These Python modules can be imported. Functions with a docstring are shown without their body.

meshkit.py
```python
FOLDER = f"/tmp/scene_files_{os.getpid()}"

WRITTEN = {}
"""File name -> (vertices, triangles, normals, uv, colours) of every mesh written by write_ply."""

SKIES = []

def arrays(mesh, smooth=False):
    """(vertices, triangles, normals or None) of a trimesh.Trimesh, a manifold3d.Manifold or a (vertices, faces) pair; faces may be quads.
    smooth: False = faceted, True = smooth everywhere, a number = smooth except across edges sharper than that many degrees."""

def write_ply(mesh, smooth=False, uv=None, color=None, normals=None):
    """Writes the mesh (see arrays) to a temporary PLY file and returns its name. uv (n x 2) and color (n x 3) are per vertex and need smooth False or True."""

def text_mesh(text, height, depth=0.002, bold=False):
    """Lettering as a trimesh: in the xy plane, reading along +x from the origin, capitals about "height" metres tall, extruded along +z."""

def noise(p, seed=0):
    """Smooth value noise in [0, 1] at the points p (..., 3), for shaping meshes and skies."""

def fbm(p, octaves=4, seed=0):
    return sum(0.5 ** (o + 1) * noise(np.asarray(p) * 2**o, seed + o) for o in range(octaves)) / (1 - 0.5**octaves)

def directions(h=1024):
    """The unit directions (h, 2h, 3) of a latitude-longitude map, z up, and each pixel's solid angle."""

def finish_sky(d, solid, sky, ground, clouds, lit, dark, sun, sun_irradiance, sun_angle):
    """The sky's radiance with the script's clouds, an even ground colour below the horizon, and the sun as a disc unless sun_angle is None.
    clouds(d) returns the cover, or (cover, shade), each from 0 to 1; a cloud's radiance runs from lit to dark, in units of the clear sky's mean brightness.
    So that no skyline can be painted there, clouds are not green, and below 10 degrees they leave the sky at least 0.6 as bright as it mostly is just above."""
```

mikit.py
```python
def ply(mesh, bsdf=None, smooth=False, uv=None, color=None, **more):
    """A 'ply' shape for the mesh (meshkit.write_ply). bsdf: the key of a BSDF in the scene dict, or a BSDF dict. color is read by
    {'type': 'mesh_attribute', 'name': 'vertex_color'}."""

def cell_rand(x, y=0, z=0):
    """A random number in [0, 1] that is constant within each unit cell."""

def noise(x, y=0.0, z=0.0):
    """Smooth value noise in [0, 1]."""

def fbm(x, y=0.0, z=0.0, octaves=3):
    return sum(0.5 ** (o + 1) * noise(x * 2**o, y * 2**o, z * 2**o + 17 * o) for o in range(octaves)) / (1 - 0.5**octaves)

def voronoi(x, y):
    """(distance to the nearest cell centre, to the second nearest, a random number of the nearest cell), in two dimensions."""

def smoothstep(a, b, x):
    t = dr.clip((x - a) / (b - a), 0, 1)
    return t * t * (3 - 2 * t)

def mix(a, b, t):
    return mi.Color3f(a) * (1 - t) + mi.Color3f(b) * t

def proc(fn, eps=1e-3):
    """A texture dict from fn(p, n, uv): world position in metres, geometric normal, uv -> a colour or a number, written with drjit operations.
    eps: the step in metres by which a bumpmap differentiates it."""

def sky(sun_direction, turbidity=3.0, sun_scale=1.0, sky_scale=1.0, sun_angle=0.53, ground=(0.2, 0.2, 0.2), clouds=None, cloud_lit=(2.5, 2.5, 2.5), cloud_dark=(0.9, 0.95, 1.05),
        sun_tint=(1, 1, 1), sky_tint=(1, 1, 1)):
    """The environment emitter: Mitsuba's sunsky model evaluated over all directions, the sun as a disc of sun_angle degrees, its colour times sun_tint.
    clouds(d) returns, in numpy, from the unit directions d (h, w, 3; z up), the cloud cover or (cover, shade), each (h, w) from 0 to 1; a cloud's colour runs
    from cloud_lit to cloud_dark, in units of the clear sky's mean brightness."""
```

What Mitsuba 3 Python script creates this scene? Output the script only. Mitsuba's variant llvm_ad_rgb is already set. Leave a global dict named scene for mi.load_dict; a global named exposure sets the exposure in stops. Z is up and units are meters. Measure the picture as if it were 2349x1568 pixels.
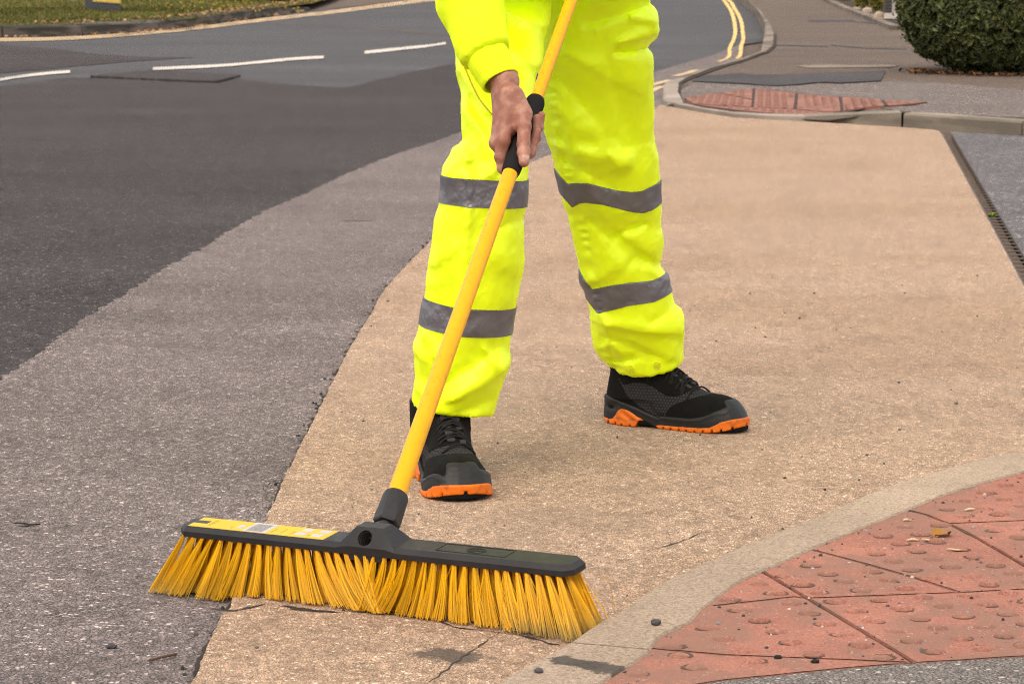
import math, random
import numpy as np, trimesh, drjit as dr, mitsuba as mi, mikit, meshkit
import manifold3d as m3
import shapely.geometry as sg
from mikit import proc, noise, fbm, voronoi, smoothstep, mix, cell_rand

# ------------------------------------------------------------------ camera, sky, exposure
T = mi.ScalarTransform4f
W_PX, F_PX, CAM_H, HORIZON = 1024.0, 3000.0, 0.958, -50.0
TILT = math.atan((341.5 - HORIZON) / F_PX)
CT, ST = math.cos(TILT), math.sin(TILT)
scene, labels = {}, {}
scene['camera'] = {'type': 'thinlens', 'fov': math.degrees(2 * math.atan(W_PX / 2 / F_PX)), 'fov_axis': 'x',
                   'aperture_radius': 0.0021, 'focus_distance': 4.95, 'near_clip': 0.1, 'far_clip': 600.0,
                   'to_world': T().look_at(origin=[0, 0, CAM_H], target=[0, CT, CAM_H - ST], up=[0, 0, 1])}
scene['sky'] = mikit.sky((-0.22, -0.62, 0.75), turbidity=3, sun_scale=0.40, sun_angle=42, clouds=lambda d: 1.0,
                         cloud_lit=(2.5, 2.5, 2.58), sun_tint=(1.0, 1.02, 1.08))
exposure = 2.12

D = 2349 / 1024.0      # measurements were taken on a 2349-pixel-wide enlargement


def Wp(xd, yd, zc):
    """World point at optical depth zc seen at measured position (xd, yd)."""
    u, v = (xd / D - 512) / F_PX * zc, (yd / D - 341.5) / F_PX * zc
    return np.array([u, zc * CT - v * ST, CAM_H - zc * ST - v * CT])


def P(xd, yd, z=0.0):
    """Point of the ground plane of height z at measured position (xd, yd)."""
    v = (yd / D - 341.5) / F_PX
    zc = (CAM_H - z) / (ST + v * CT)
    return Wp(xd, yd, zc)


def P2(pts, z=0.0):
    return np.array([P(x, y, z)[:2] for x, y in pts])


# ------------------------------------------------------------------ helpers
def bs(name, d):
    scene[name] = d
    return name


def prin(color, rough=0.6, spec=0.5, metal=0.0, bump=None, **k):
    d = {'type': 'principled', 'base_color': color if isinstance(color, dict) else {'type': 'rgb', 'value': list(color)}, 'roughness': rough, 'specular': spec, 'metallic': metal, **k}
    d = {'type': 'twosided', 'bsdf': d}
    if bump is not None:
        tex, scale = bump
        d = {'type': 'bumpmap', 'arbitrary': tex, 'scale': scale, 'bsdf': d}
    return d


def add(key, mesh, mat, smooth=False, label=None, cat=None, group=None, kind=None, **k):
    n, base = 0, key
    while key in scene:
        n += 1
        key = f'{base}_{n:03d}'
    scene[key] = mikit.ply(mesh, mat, smooth=smooth, **k)
    tag(key, label, cat, group, kind)
    return key


def tag(key, label=None, cat=None, group=None, kind=None):
    e = {k: v for k, v in (('label', label), ('category', cat), ('group', group), ('kind', kind)) if v}
    if e:
        labels[key] = e


def tm(v, f):
    return trimesh.Trimesh(np.asarray(v, float), np.asarray(f, int), process=False)


def cat_m(ms):
    return trimesh.util.concatenate(ms)


def box(cx, cy, cz, sx, sy, sz):
    m = trimesh.creation.box((sx, sy, sz))
    m.apply_translation((cx, cy, cz))
    return m


def hull(pts):
    return trimesh.PointCloud(np.asarray(pts, float)).convex_hull


def poly(pts):
    p = sg.Polygon(pts)
    return p if p.is_valid else max(getattr(p.buffer(0), 'geoms', [p.buffer(0)]), key=lambda g: g.area)


def rough_line(pts, step, amp, seed, closed=False):
    """The polyline with points every step metres, pushed about by noise."""
    p = np.asarray(pts, float)
    if closed:
        p = np.vstack([p, p[:1]])
    out = []
    for a, b in zip(p[:-1], p[1:]):
        n = max(1, int(np.linalg.norm(b - a) / step))
        t = np.arange(n)[:, None] / n
        out.append(a + (b - a) * t)
    out = np.vstack(out + ([] if closed else [p[-1:]]))
    q = np.c_[out / (step * 2.2), np.full(len(out), seed * 7.3)]
    d = np.c_[meshkit.fbm(q, 2, seed) - 0.5, meshkit.fbm(q + 31.7, 2, seed) - 0.5]
    return out + d * 2 * amp


def sheet(pts, z):
    """Flat sheet over a ground polygon."""
    v, f = trimesh.creation.triangulate_polygon(poly(pts), engine='earcut')
    v3 = np.c_[v, np.full(len(v), z)]
    m = tm(v3, f)
    if m.face_normals[:, 2].mean() < 0:
        m.invert()
    return m


def slab(pts, z0, z1):
    m = trimesh.creation.extrude_polygon(poly(pts), z1 - z0, engine='earcut')
    m.apply_translation((0, 0, z0))
    return m


def bevel_slab(pts, z0, z1, bev):
    """Slab with a chamfer round the top."""
    pg = poly(pts)
    cs = m3.CrossSection([np.asarray(pg.exterior.coords)[:-1]])
    parts = [slab(pts, z0, z1 - bev)]
    n = 3
    inner = pg.buffer(-bev, join_style=2)
    a, b = np.asarray(pg.exterior.coords)[:-1], np.asarray(inner.exterior.coords)[:-1]
    bottom = np.c_[a, np.full(len(a), z1 - bev)]
    top = np.c_[b, np.full(len(b), z1)]
    return hull(np.vstack([np.c_[a, np.full(len(a), z0)], bottom, top]))


def ribbon(pts, width, z):
    """A strip along a ground polyline."""
    ln = sg.LineString(pts)
    g = ln.buffer(width / 2, cap_style=2, join_style=1)
    return sheet(np.asarray(g.exterior.coords)[:-1], z)


def tube(points, radii, sides=8, cap=True):
    p = np.asarray(points, float)
    r = np.broadcast_to(np.asarray(radii, float), (len(p),))
    t = np.gradient(p, axis=0)
    t /= np.linalg.norm(t, axis=1, keepdims=True) + 1e-12
    a = np.cross(t, [0.31, 0.17, 0.93])
    bad = np.linalg.norm(a, axis=1) < 1e-3
    a[bad] = np.cross(t[bad], [1, 0, 0.2])
    a /= np.linalg.norm(a, axis=1, keepdims=True)
    b = np.cross(t, a)
    an = np.arange(sides) * 2 * np.pi / sides
    v = p[:, None] + r[:, None, None] * (np.cos(an)[None, :, None] * a[:, None] + np.sin(an)[None, :, None] * b[:, None])
    n = len(p)
    i, j = np.meshgrid(np.arange(n - 1), np.arange(sides), indexing='ij')
    q = np.stack([i * sides + j, i * sides + (j + 1) % sides, (i + 1) * sides + (j + 1) % sides, (i + 1) * sides + j], -1).reshape(-1, 4)
    f = np.vstack([q[:, [0, 1, 2]], q[:, [0, 2, 3]]])
    v = v.reshape(-1, 3)
    if cap:
        v = np.vstack([v, p[0], p[-1]])
        k = np.arange(sides)
        f = np.vstack([f, np.c_[(k + 1) % sides, k, np.full(sides, n * sides)], np.c_[(n - 1) * sides + k, (n - 1) * sides + (k + 1) % sides, np.full(sides, n * sides + 1)]])
    return tm(v, f)


def spline(pts, n):
    from scipy.interpolate import CubicSpline
    p = np.asarray(pts, float)
    s = np.r_[0, np.cumsum(np.linalg.norm(np.diff(p, axis=0), axis=1))]
    return CubicSpline(s, p)(np.linspace(0, s[-1], n))


def surface_nets(f, origin, h):
    s = f < 0
    nx, ny, nz = f.shape
    cs = sum(s[a:nx - 1 + a, b:ny - 1 + b, c:nz - 1 + c].astype(np.int8) for a in (0, 1) for b in (0, 1) for c in (0, 1))
    act = (cs > 0) & (cs < 8)
    ii = np.argwhere(act)
    idx = np.full(act.shape, -1, np.int64)
    idx[act] = np.arange(len(ii))
    corner = {(a, b, c): f[ii[:, 0] + a, ii[:, 1] + b, ii[:, 2] + c] for a in (0, 1) for b in (0, 1) for c in (0, 1)}
    acc, cnt = np.zeros((len(ii), 3)), np.zeros(len(ii))
    for ax in range(3):
        o = [k for k in range(3) if k != ax]
        for u in (0, 1):
            for w in (0, 1):
                A = [0, 0, 0]
                A[o[0]], A[o[1]] = u, w
                B = list(A)
                B[ax] = 1
                fa, fb = corner[tuple(A)], corner[tuple(B)]
                m = (fa < 0) != (fb < 0)
                t = np.where(m, fa / np.where(m, fa - fb, 1), 0)
                pos = np.tile(np.array(A, float), (len(ii), 1))
                pos[:, ax] = t
                acc[m] += pos[m]
                cnt[m] += 1
    v = np.asarray(origin) + h * (ii + acc / cnt[:, None])
    quads = []
    for ax in range(3):
        o = [k for k in range(3) if k != ax]
        lo, hi = [slice(None)] * 3, [slice(None)] * 3
        lo[ax], hi[ax] = slice(0, -1), slice(1, None)
        s0, s1 = s[tuple(lo)], s[tuple(hi)]
        e = np.argwhere(s0 != s1)
        ok = (e[:, o[0]] > 0) & (e[:, o[1]] > 0) & (e[:, o[0]] < f.shape[o[0]] - 1) & (e[:, o[1]] < f.shape[o[1]] - 1)
        e = e[ok]
        inside = s0[tuple(e.T)]

        def cell(du, dw):
            c = e.copy()
            c[:, o[0]] += du
            c[:, o[1]] += dw
            return idx[tuple(c.T)]
        q = np.stack([cell(-1, -1), cell(0, -1), cell(0, 0), cell(-1, 0)], 1)
        flip = inside if ax != 1 else ~inside
        q = np.where(flip[:, None], q, q[:, ::-1])
        quads.append(q)
    q = np.vstack(quads)
    return tm(v, np.vstack([q[:, [0, 1, 2]], q[:, [0, 2, 3]]]))


def taubin(m, it, lam=0.5, mu=-0.52):
    v, e = np.array(m.vertices), m.edges_unique
    deg = np.bincount(e.ravel(), minlength=len(v)).astype(float)
    for i in range(2 * it):
        acc = np.zeros_like(v)
        for k in range(3):
            acc[:, k] = np.bincount(e[:, 0], v[e[:, 1], k], len(v)) + np.bincount(e[:, 1], v[e[:, 0], k], len(v))
        v = np.where(deg[:, None] > 0, v + (mu if i % 2 else lam) * (acc / np.maximum(deg, 1)[:, None] - v), v)
    return tm(v, m.faces)


def grid(lo, hi, h):
    lo, hi = np.asarray(lo, float), np.asarray(hi, float)
    n = np.ceil((hi - lo) / h).astype(int) + 1
    return [lo[k] + h * np.arange(n[k]) for k in range(3)]


def psdf(x, y, pts):
    """Signed distance (negative inside) of points x, y to a polygon."""
    pts = np.asarray(pts, float)
    d = np.full(np.shape(x), 1e9)
    ins = np.zeros(np.shape(x), bool)
    for (ax, ay), (bx, by) in zip(pts, np.roll(pts, -1, 0)):
        ex, ey = bx - ax, by - ay
        t = np.clip(((x - ax) * ex + (y - ay) * ey) / (ex * ex + ey * ey + 1e-18), 0, 1)
        d = np.minimum(d, (x - ax - t * ex) ** 2 + (y - ay - t * ey) ** 2)
        c = (ay > y) != (by > y)
        ins ^= c & (x < (bx - ax) * (y - ay) / (by - ay + 1e-18) + ax)
    return np.where(ins, -1, 1) * np.sqrt(d)


def smin(a, b, k):
    h = np.clip(0.5 + 0.5 * (b - a) / k, 0, 1)
    return b + (a - b) * h - k * h * (1 - h)


def cone(X, Y, Z, a, b, ra, rb):
    """Distance to a round cone from a to b."""
    a, b = np.asarray(a, float), np.asarray(b, float)
    e = b - a
    t = np.clip(((X - a[0]) * e[0] + (Y - a[1]) * e[1] + (Z - a[2]) * e[2]) / (e @ e + 1e-12), 0, 1)
    return np.sqrt((X - a[0] - t * e[0]) ** 2 + (Y - a[1] - t * e[1]) ** 2 + (Z - a[2] - t * e[2]) ** 2) - (ra + (rb - ra) * t)


# ------------------------------------------------------------------ materials
def C3(c):
    return mi.Color3f(*c)


def stain_mix(c, p, stains):
    """Spilt oil and tar: soft-edged marks between two ground points."""
    for (ax, ay), (bx, by), r, colour, strength in stains:
        ax, ay, bx, by = float(ax), float(ay), float(bx), float(by)
        ex, ey = bx - ax, by - ay
        t = dr.clip(((p.x - ax) * ex + (p.y - ay) * ey) / (ex * ex + ey * ey), 0, 1)
        d = dr.sqrt(dr.square(p.x - ax - t * ex) + dr.square(p.y - ay - t * ey)) / r
        d = d + 1.1 * (fbm(p.x * 55, p.y * 55, 5.0, 4) - 0.5) + 0.3 * (noise(p.x * 400, p.y * 400) - 0.5)
        c = mix(c, C3(colour) * (0.75 + 0.5 * noise(p.x * 330, p.y * 330)), smoothstep(1.12, 0.78, d) * strength)
    return c


def g2(x, y, z=0.0):
    return P(x, y, z)[:2]


def aggregate(name, dark, lo, hi, pale, cell, tone=0.25, pale_share=0.1, rough=0.85, bump=0.0016, tint=None, tone_scale=1.3, fine=0.5, clump=0.3, stains=()):
    """Stones of about 1/cell metres set in a dark binder."""
    def col(p, n, uv):
        d1, d2, w = voronoi(p.x * cell, p.y * cell)
        e1, e2, w2 = voronoi(p.x * cell * 2.7 + 9.1, p.y * cell * 2.7 + 3.3)
        m = smoothstep(0.02, 0.35, d2 - d1)
        c = mix(lo, hi, w * (1 - fine) + w2 * fine)
        c = dr.select(w > 1 - pale_share, C3(pale), c)
        c = dr.select(w2 < 0.05, C3(dark), c)
        c = mix(dark, c, 0.25 + 0.75 * m)
        l = fbm(p.x * tone_scale, p.y * tone_scale * 1.7, 0.3, 4)
        k = 1 + tone * 2 * (l - 0.5) + 0.25 * (noise(p.x * 420, p.y * 420) - 0.5)
        k = k + clump * ((noise(p.x * 70, p.y * 40, 3.0) - 0.5) * 0.40 + (noise(p.x * 21 + 4, p.y * 13, 7.0) - 0.5) * 0.22 + (noise(p.x * 150, p.y * 90, 1.0) - 0.5) * 0.60)
        c = c * k
        if tint is not None:
            c = mix(c, c * C3(tint), smoothstep(0.5, 0.72, fbm(p.x * 0.9 + 7, p.y * 1.6 - 3, 4.0, 4)))
        return stain_mix(c, p, stains)

    def hgt(p, n, uv):
        d1, d2, w = voronoi(p.x * cell, p.y * cell)
        return smoothstep(0.0, 0.4, d2 - d1) * (0.55 + 0.45 * w) + 0.3 * noise(p.x * cell * 3, p.y * cell * 3)
    return bs(name, prin(proc(col), rough, 0.3, bump=(proc(hgt, 0.001), bump)))


# sRGB-like sight colours were turned into albedos beforehand
aggregate('mat_road_new', (0.014, 0.013, 0.0132), (0.028, 0.0245, 0.0245), (0.108, 0.093, 0.092), (0.24, 0.215, 0.21), 130, 0.35, 0.04, bump=0.0016, tone_scale=0.9, clump=0.95, stains=[(g2(80, 314), g2(98, 314), 0.05, (0.022, 0.02, 0.02), 0.8)])
aggregate('mat_road_old', (0.034, 0.035, 0.037), (0.062, 0.062, 0.065), (0.104, 0.102, 0.107), (0.16, 0.155, 0.16), 70, 0.34, 0.06, bump=0.0012, tone_scale=0.7, clump=0.5)
aggregate('mat_apron', (0.050, 0.043, 0.041), (0.090, 0.075, 0.072), (0.42, 0.352, 0.338), (0.62, 0.53, 0.50), 150, 0.24, 0.05, bump=0.0030, tint=(0.88, 0.87, 0.88), fine=0.45, tone_scale=2.0, clump=0.75, stains=[(g2(803, 499), g2(834, 499), 0.030, (0.075, 0.068, 0.067), 0.85), (g2(320, 779), g2(400, 781), 0.045, (0.12, 0.10, 0.097), 0.5)])
aggregate('mat_parking', (0.040, 0.038, 0.041), (0.075, 0.070, 0.074), (0.225, 0.208, 0.215), (0.36, 0.335, 0.325), 60, 0.22, 0.08, bump=0.0026, clump=0.8)
aggregate('mat_walk', (0.054, 0.041, 0.033), (0.094, 0.071, 0.057), (0.152, 0.116, 0.095), (0.22, 0.17, 0.14), 60, 0.32, 0.05, bump=0.0010, tone_scale=0.9, clump=0.4)
aggregate('mat_walk_mid', (0.050, 0.043, 0.040), (0.090, 0.074, 0.067), (0.25, 0.208, 0.19), (0.42, 0.36, 0.33), 70, 0.22, 0.08, bump=0.0015, clump=0.5)
aggregate('mat_walk_near', (0.05, 0.045, 0.043), (0.13, 0.115, 0.108), (0.34, 0.30, 0.275), (0.48, 0.43, 0.40), 140, 0.2, 0.05, bump=0.0030)
aggregate('mat_walk_patch', (0.032, 0.030, 0.031), (0.052, 0.048, 0.050), (0.082, 0.077, 0.080), (0.12, 0.115, 0.12), 60, 0.35, 0.03, bump=0.001)
aggregate('mat_beige', (0.14, 0.092, 0.060), (0.22, 0.148, 0.098), (0.72, 0.515, 0.378), (0.84, 0.69, 0.54), 200, 0.12, 0.04, bump=0.0015, tint=(0.93, 0.91, 0.88), fine=0.5, tone_scale=3.2, clump=0.68, stains=[(g2(1022, 1498), g2(1054, 1508), 0.036, (0.085, 0.068, 0.055), 0.88), (g2(1124, 1507), g2(1129, 1508), 0.008, (0.10, 0.08, 0.065), 0.6),
                               (g2(1270, 1178), g2(1400, 1192), 0.075, (0.24, 0.17, 0.12), 0.28), (g2(1150, 1240), g2(1190, 1246), 0.04, (0.24, 0.17, 0.12), 0.25)])


def concrete(name, base, tone=0.3, rough=0.8, bump=0.0008, moss=0.0, grain=260, speck=0.25, stains=()):
    def col(p, n, uv):
        l = fbm(p.x * 4.3, p.y * 4.3, p.z * 9, 4)
        g = noise(p.x * grain, p.y * grain, p.z * grain)
        g2 = noise(p.x * grain * 2.1, p.y * grain * 2.1, p.z * grain * 2.1)
        c = C3(base) * (1 + tone * 2 * (l - 0.5) + speck * (g - 0.5) + speck * (g2 - 0.5))
        c = mix(c, C3((0.03, 0.028, 0.02)), smoothstep(0.86, 0.95, g) * 0.35)
        if moss:
            c = mix(c, C3((0.035, 0.032, 0.024)), moss * smoothstep(0.40, 0.62, fbm(p.x * 2.3 + 3, p.y * 2.3, p.z * 14 + 1, 4)))
        return stain_mix(c, p, stains)

    def hgt(p, n, uv):
        return noise(p.x * grain, p.y * grain, p.z * grain) + 0.6 * noise(p.x * 90, p.y * 90, p.z * 90)
    return bs(name, prin(proc(col), rough, 0.3, bump=(proc(hgt), bump)))


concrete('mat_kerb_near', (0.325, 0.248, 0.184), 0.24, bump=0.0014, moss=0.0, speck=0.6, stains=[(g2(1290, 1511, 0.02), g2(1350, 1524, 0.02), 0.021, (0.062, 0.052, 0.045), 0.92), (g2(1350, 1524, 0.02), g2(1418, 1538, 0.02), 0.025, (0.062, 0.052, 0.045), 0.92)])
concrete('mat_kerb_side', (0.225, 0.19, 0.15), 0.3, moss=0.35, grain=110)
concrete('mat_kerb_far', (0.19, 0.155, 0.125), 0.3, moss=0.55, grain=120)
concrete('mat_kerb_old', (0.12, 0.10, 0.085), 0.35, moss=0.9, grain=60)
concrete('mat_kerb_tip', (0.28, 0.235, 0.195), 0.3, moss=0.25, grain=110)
concrete('mat_soil', (0.045, 0.035, 0.028), 0.5, rough=0.95, bump=0.003, grain=180)
concrete('mat_dirt', (0.050, 0.041, 0.035), 0.6, rough=0.95, bump=0.003, grain=300)
concrete('mat_white_block', (0.52, 0.47, 0.42), 0.2, grain=60)
concrete('mat_stone', (0.36, 0.285, 0.215), 0.6, bump=0.006, grain=25)
concrete('mat_pebble', (0.085, 0.08, 0.085), 0.5, grain=250)


def tile_col(p, n, uv):
    g = noise(p.x * 330, p.y * 330, p.z * 330)
    g2 = noise(p.x * 700, p.y * 700)
    l = fbm(p.x * 6, p.y * 6, 2.0, 4)
    c = C3((0.312, 0.134, 0.096)) * (0.74 + 0.52 * g + 0.4 * (g2 - 0.5)) * (1 + 0.45 * (l - 0.5))
    dirt = smoothstep(0.38, 0.62, fbm(p.x * 16 + 4, p.y * 12, 6.0, 5))
    c = mix(c, C3((0.235, 0.125, 0.092)), dirt * 0.8)
    c = mix(c, C3((0.55, 0.36, 0.29)), smoothstep(0.84, 0.94, noise(p.x * 300 + 5, p.y * 260)) * 0.4)
    return mix(c, C3((0.10, 0.06, 0.05)), smoothstep(0.88, 0.96, noise(p.x * 300 + 50, p.y * 300)) * 0.6)


def tile_h(p, n, uv):
    return noise(p.x * 330, p.y * 330, p.z * 330) + 0.5 * noise(p.x * 120, p.y * 120, p.z * 120)


bs('mat_tile', prin(proc(tile_col), 0.85, 0.3, bump=(proc(tile_h), 0.0008)))


concrete('mat_tile_far', (0.225, 0.108, 0.082), 0.35, grain=90, moss=0.1)
concrete('mat_tile_grime', (0.125, 0.075, 0.055), 0.5, rough=0.95, bump=0.001, grain=300)


def paint(name, base, wear, under):
    def col(p, n, uv):
        w = smoothstep(wear, wear + 0.2, fbm(p.x * 3.1, p.y * 3.1, 1.0, 5))
        return mix(C3(base) * (0.9 + 0.2 * noise(p.x * 40, p.y * 40)), C3(under), w * 0.75)
    return bs(name, prin(proc(col), 0.7, 0.3))


paint('mat_yellow_line', (0.60, 0.41, 0.14), 0.58, (0.40, 0.29, 0.20))
paint('mat_white_paint', (0.48, 0.435, 0.385), 0.53, (0.3, 0.29, 0.28))
paint('mat_yellow_paint', (0.47, 0.345, 0.20), 0.44, (0.40, 0.29, 0.20))
# ------------------------------------------------------------------ the setting: ground, roads, pavements
Z_ROAD, Z_NEW, Z_APRON, Z_SLAB, Z_KERB = -0.020, -0.016, -0.011, 0.0, 0.020
add('ground', sheet([(-150, -20), (150, -20), (150, 320), (-150, 320)], -0.034), 'mat_walk', kind='structure', label='plain tarmac ground running out to the horizon')

ROAD_EDGE = [(-400, 1110), (-150, 960), (0, 860), (30, 838), (100, 790), (200, 715), (300, 657), (350, 622), (420, 583), (480, 551), (520, 525), (560, 502), (620, 470),
             (700, 437), (800, 390), (900, 350), (980, 325), (1060, 297), (1250, 238), (1400, 192), (1496, 163), (1562, 144), (1640, 122), (1700, 98)]
edge = P2(ROAD_EDGE)
far_kerb = [(-500, 78), (0, 87), (150, 84.5), (286, 77.5), (413, 67), (540, 48.5), (625, 36), (712, 24)]
road = np.vstack([edge, P2([(1760, 90), (1753, 60), (1735, 30), (1700, 0), (1640, -14), (1000, -16), (860, 8), (712, 22)]), P2(far_kerb[::-1][1:]), [(-11, 3.0)]])
add('road', sheet(road, Z_ROAD), 'mat_road_old', kind='structure', label='blue grey tarmac road with a broken white centre line')
new_edge = rough_line(edge, 0.016, 0.017, 3)
new_top = P2([(1310, 160), (1180, 150), (1050, 141), (1010, 146), (930, 164), (870, 178), (790, 195), (700, 191), (560, 178), (552, 172), (495, 186), (435, 184), (207, 174), (158, 172), (0, 193), (-120, 205), (-500, 240)])
n0 = next(i for i, q in enumerate(ROAD_EDGE) if q[0] == 1250)
new_low = rough_line(P2([(x, y + 1) for x, y in ROAD_EDGE[:n0 + 1]]), 0.025, 0.006, 8)
add('road__resurfaced_strip', sheet(np.vstack([new_low + 0.03, rough_line(new_top, 0.12, 0.05, 4), [(-11, 3.0)]]), Z_NEW), 'mat_road_new', label='dark newer tarmac of the near lane')
add('road__resurfaced_strip', sheet(rough_line(P2([(-300, 90), (0, 98), (127, 108), (222, 119), (333, 126), (450, 127), (285, 137), (190, 146), (63, 157), (0, 162), (-300, 176)]), 0.15, 0.07, 5, True), Z_NEW), 'mat_road_new', label='dark tongue of tarmac beyond the dashes')
add('road__raised_patch', bevel_slab(P2([(207, 173), (435, 183.5), (495, 185.5), (552, 171), (350, 160.5)][::-1]), Z_ROAD, Z_ROAD + 0.022, 0.004), 'mat_road_new', label='raised tarmac patch with dark front edge')
for pts in ([(-200, 214), (-60, 195), (0, 183.5), (158, 165.3)], [(352, 158), (430, 155.5), (540, 148.5), (640, 139), (742, 131.5)], [(836, 121.5), (900, 114.5), (960, 108), (1021, 99)]):
    q = P2(pts, Z_NEW)
    up = P2([(x, y - 3.0 - 0.9 * (k % 2)) for k, (x, y) in enumerate(pts)], Z_NEW)
    dn = P2([(x, y + 2.8) for k, (x, y) in enumerate(pts)], Z_NEW)
    lo, hi = spline(dn, 40), spline(up, 40)
    add('road__centre_line', sheet(np.vstack([rough_line(lo, 0.12, 0.03, 1), rough_line(hi, 0.12, 0.03, 2)[::-1]]), Z_NEW + 0.004), 'mat_white_paint')
add('road__faint_line', ribbon(rough_line(P2([(650, 51), (830, 60), (1040, 77)]), 0.4, 0.05, 3), 0.16, Z_NEW), 'mat_walk')
for dy in (-2.6, 1.6):
    pts = [(-300, 95), (0, 92), (100, 90.5), (190, 87), (317, 78), (413, 69), (540, 54), (640, 42), (746, 30), (870, 14), (985, 0), (1100, -14)]
    lo, hi = spline(P2([(x, y + dy + 1.45) for x, y in pts], Z_NEW), 60), spline(P2([(x, y + dy - 1.45) for x, y in pts], Z_NEW), 60)
    add('road__yellow_line', sheet(np.vstack([rough_line(lo, 0.2, 0.06, 3), rough_line(hi, 0.2, 0.06, 6)[::-1]]), Z_NEW + 0.004), 'mat_yellow_paint')
for pts in ([(1640, -6), (1655, -2), (1664, 6), (1676, 24), (1684, 49), (1686.5, 66), (1685, 86), (1677, 105), (1673, 119), (1674, 128), (1660, 139), (1648, 143)],
            [(1652, -8), (1667, -2), (1676, 5), (1685, 20), (1696, 39), (1702, 59), (1704, 78), (1704.5, 94), (1699.5, 111), (1699, 124), (1690, 136)]):
    lo, hi = spline(P2([(x - 4.3, y) for x, y in pts], Z_NEW), 60), spline(P2([(x + 4.3, y) for x, y in pts], Z_NEW), 60)
    add('road__yellow_line', sheet(np.vstack([lo, hi[::-1]]), Z_NEW + 0.008), 'mat_yellow_line')
for pts in ([(1551, 172), (1598, 158)], [(1490, 193), (1535, 181)], [(1485, 209), (1520, 195)]):
    add('road__yellow_line', ribbon(rough_line(P2(pts), 0.1, 0.02, 2), 0.065, Z_APRON + 0.004), 'mat_yellow_paint', label='worn remnant of yellow line by the kerb tip')

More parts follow.
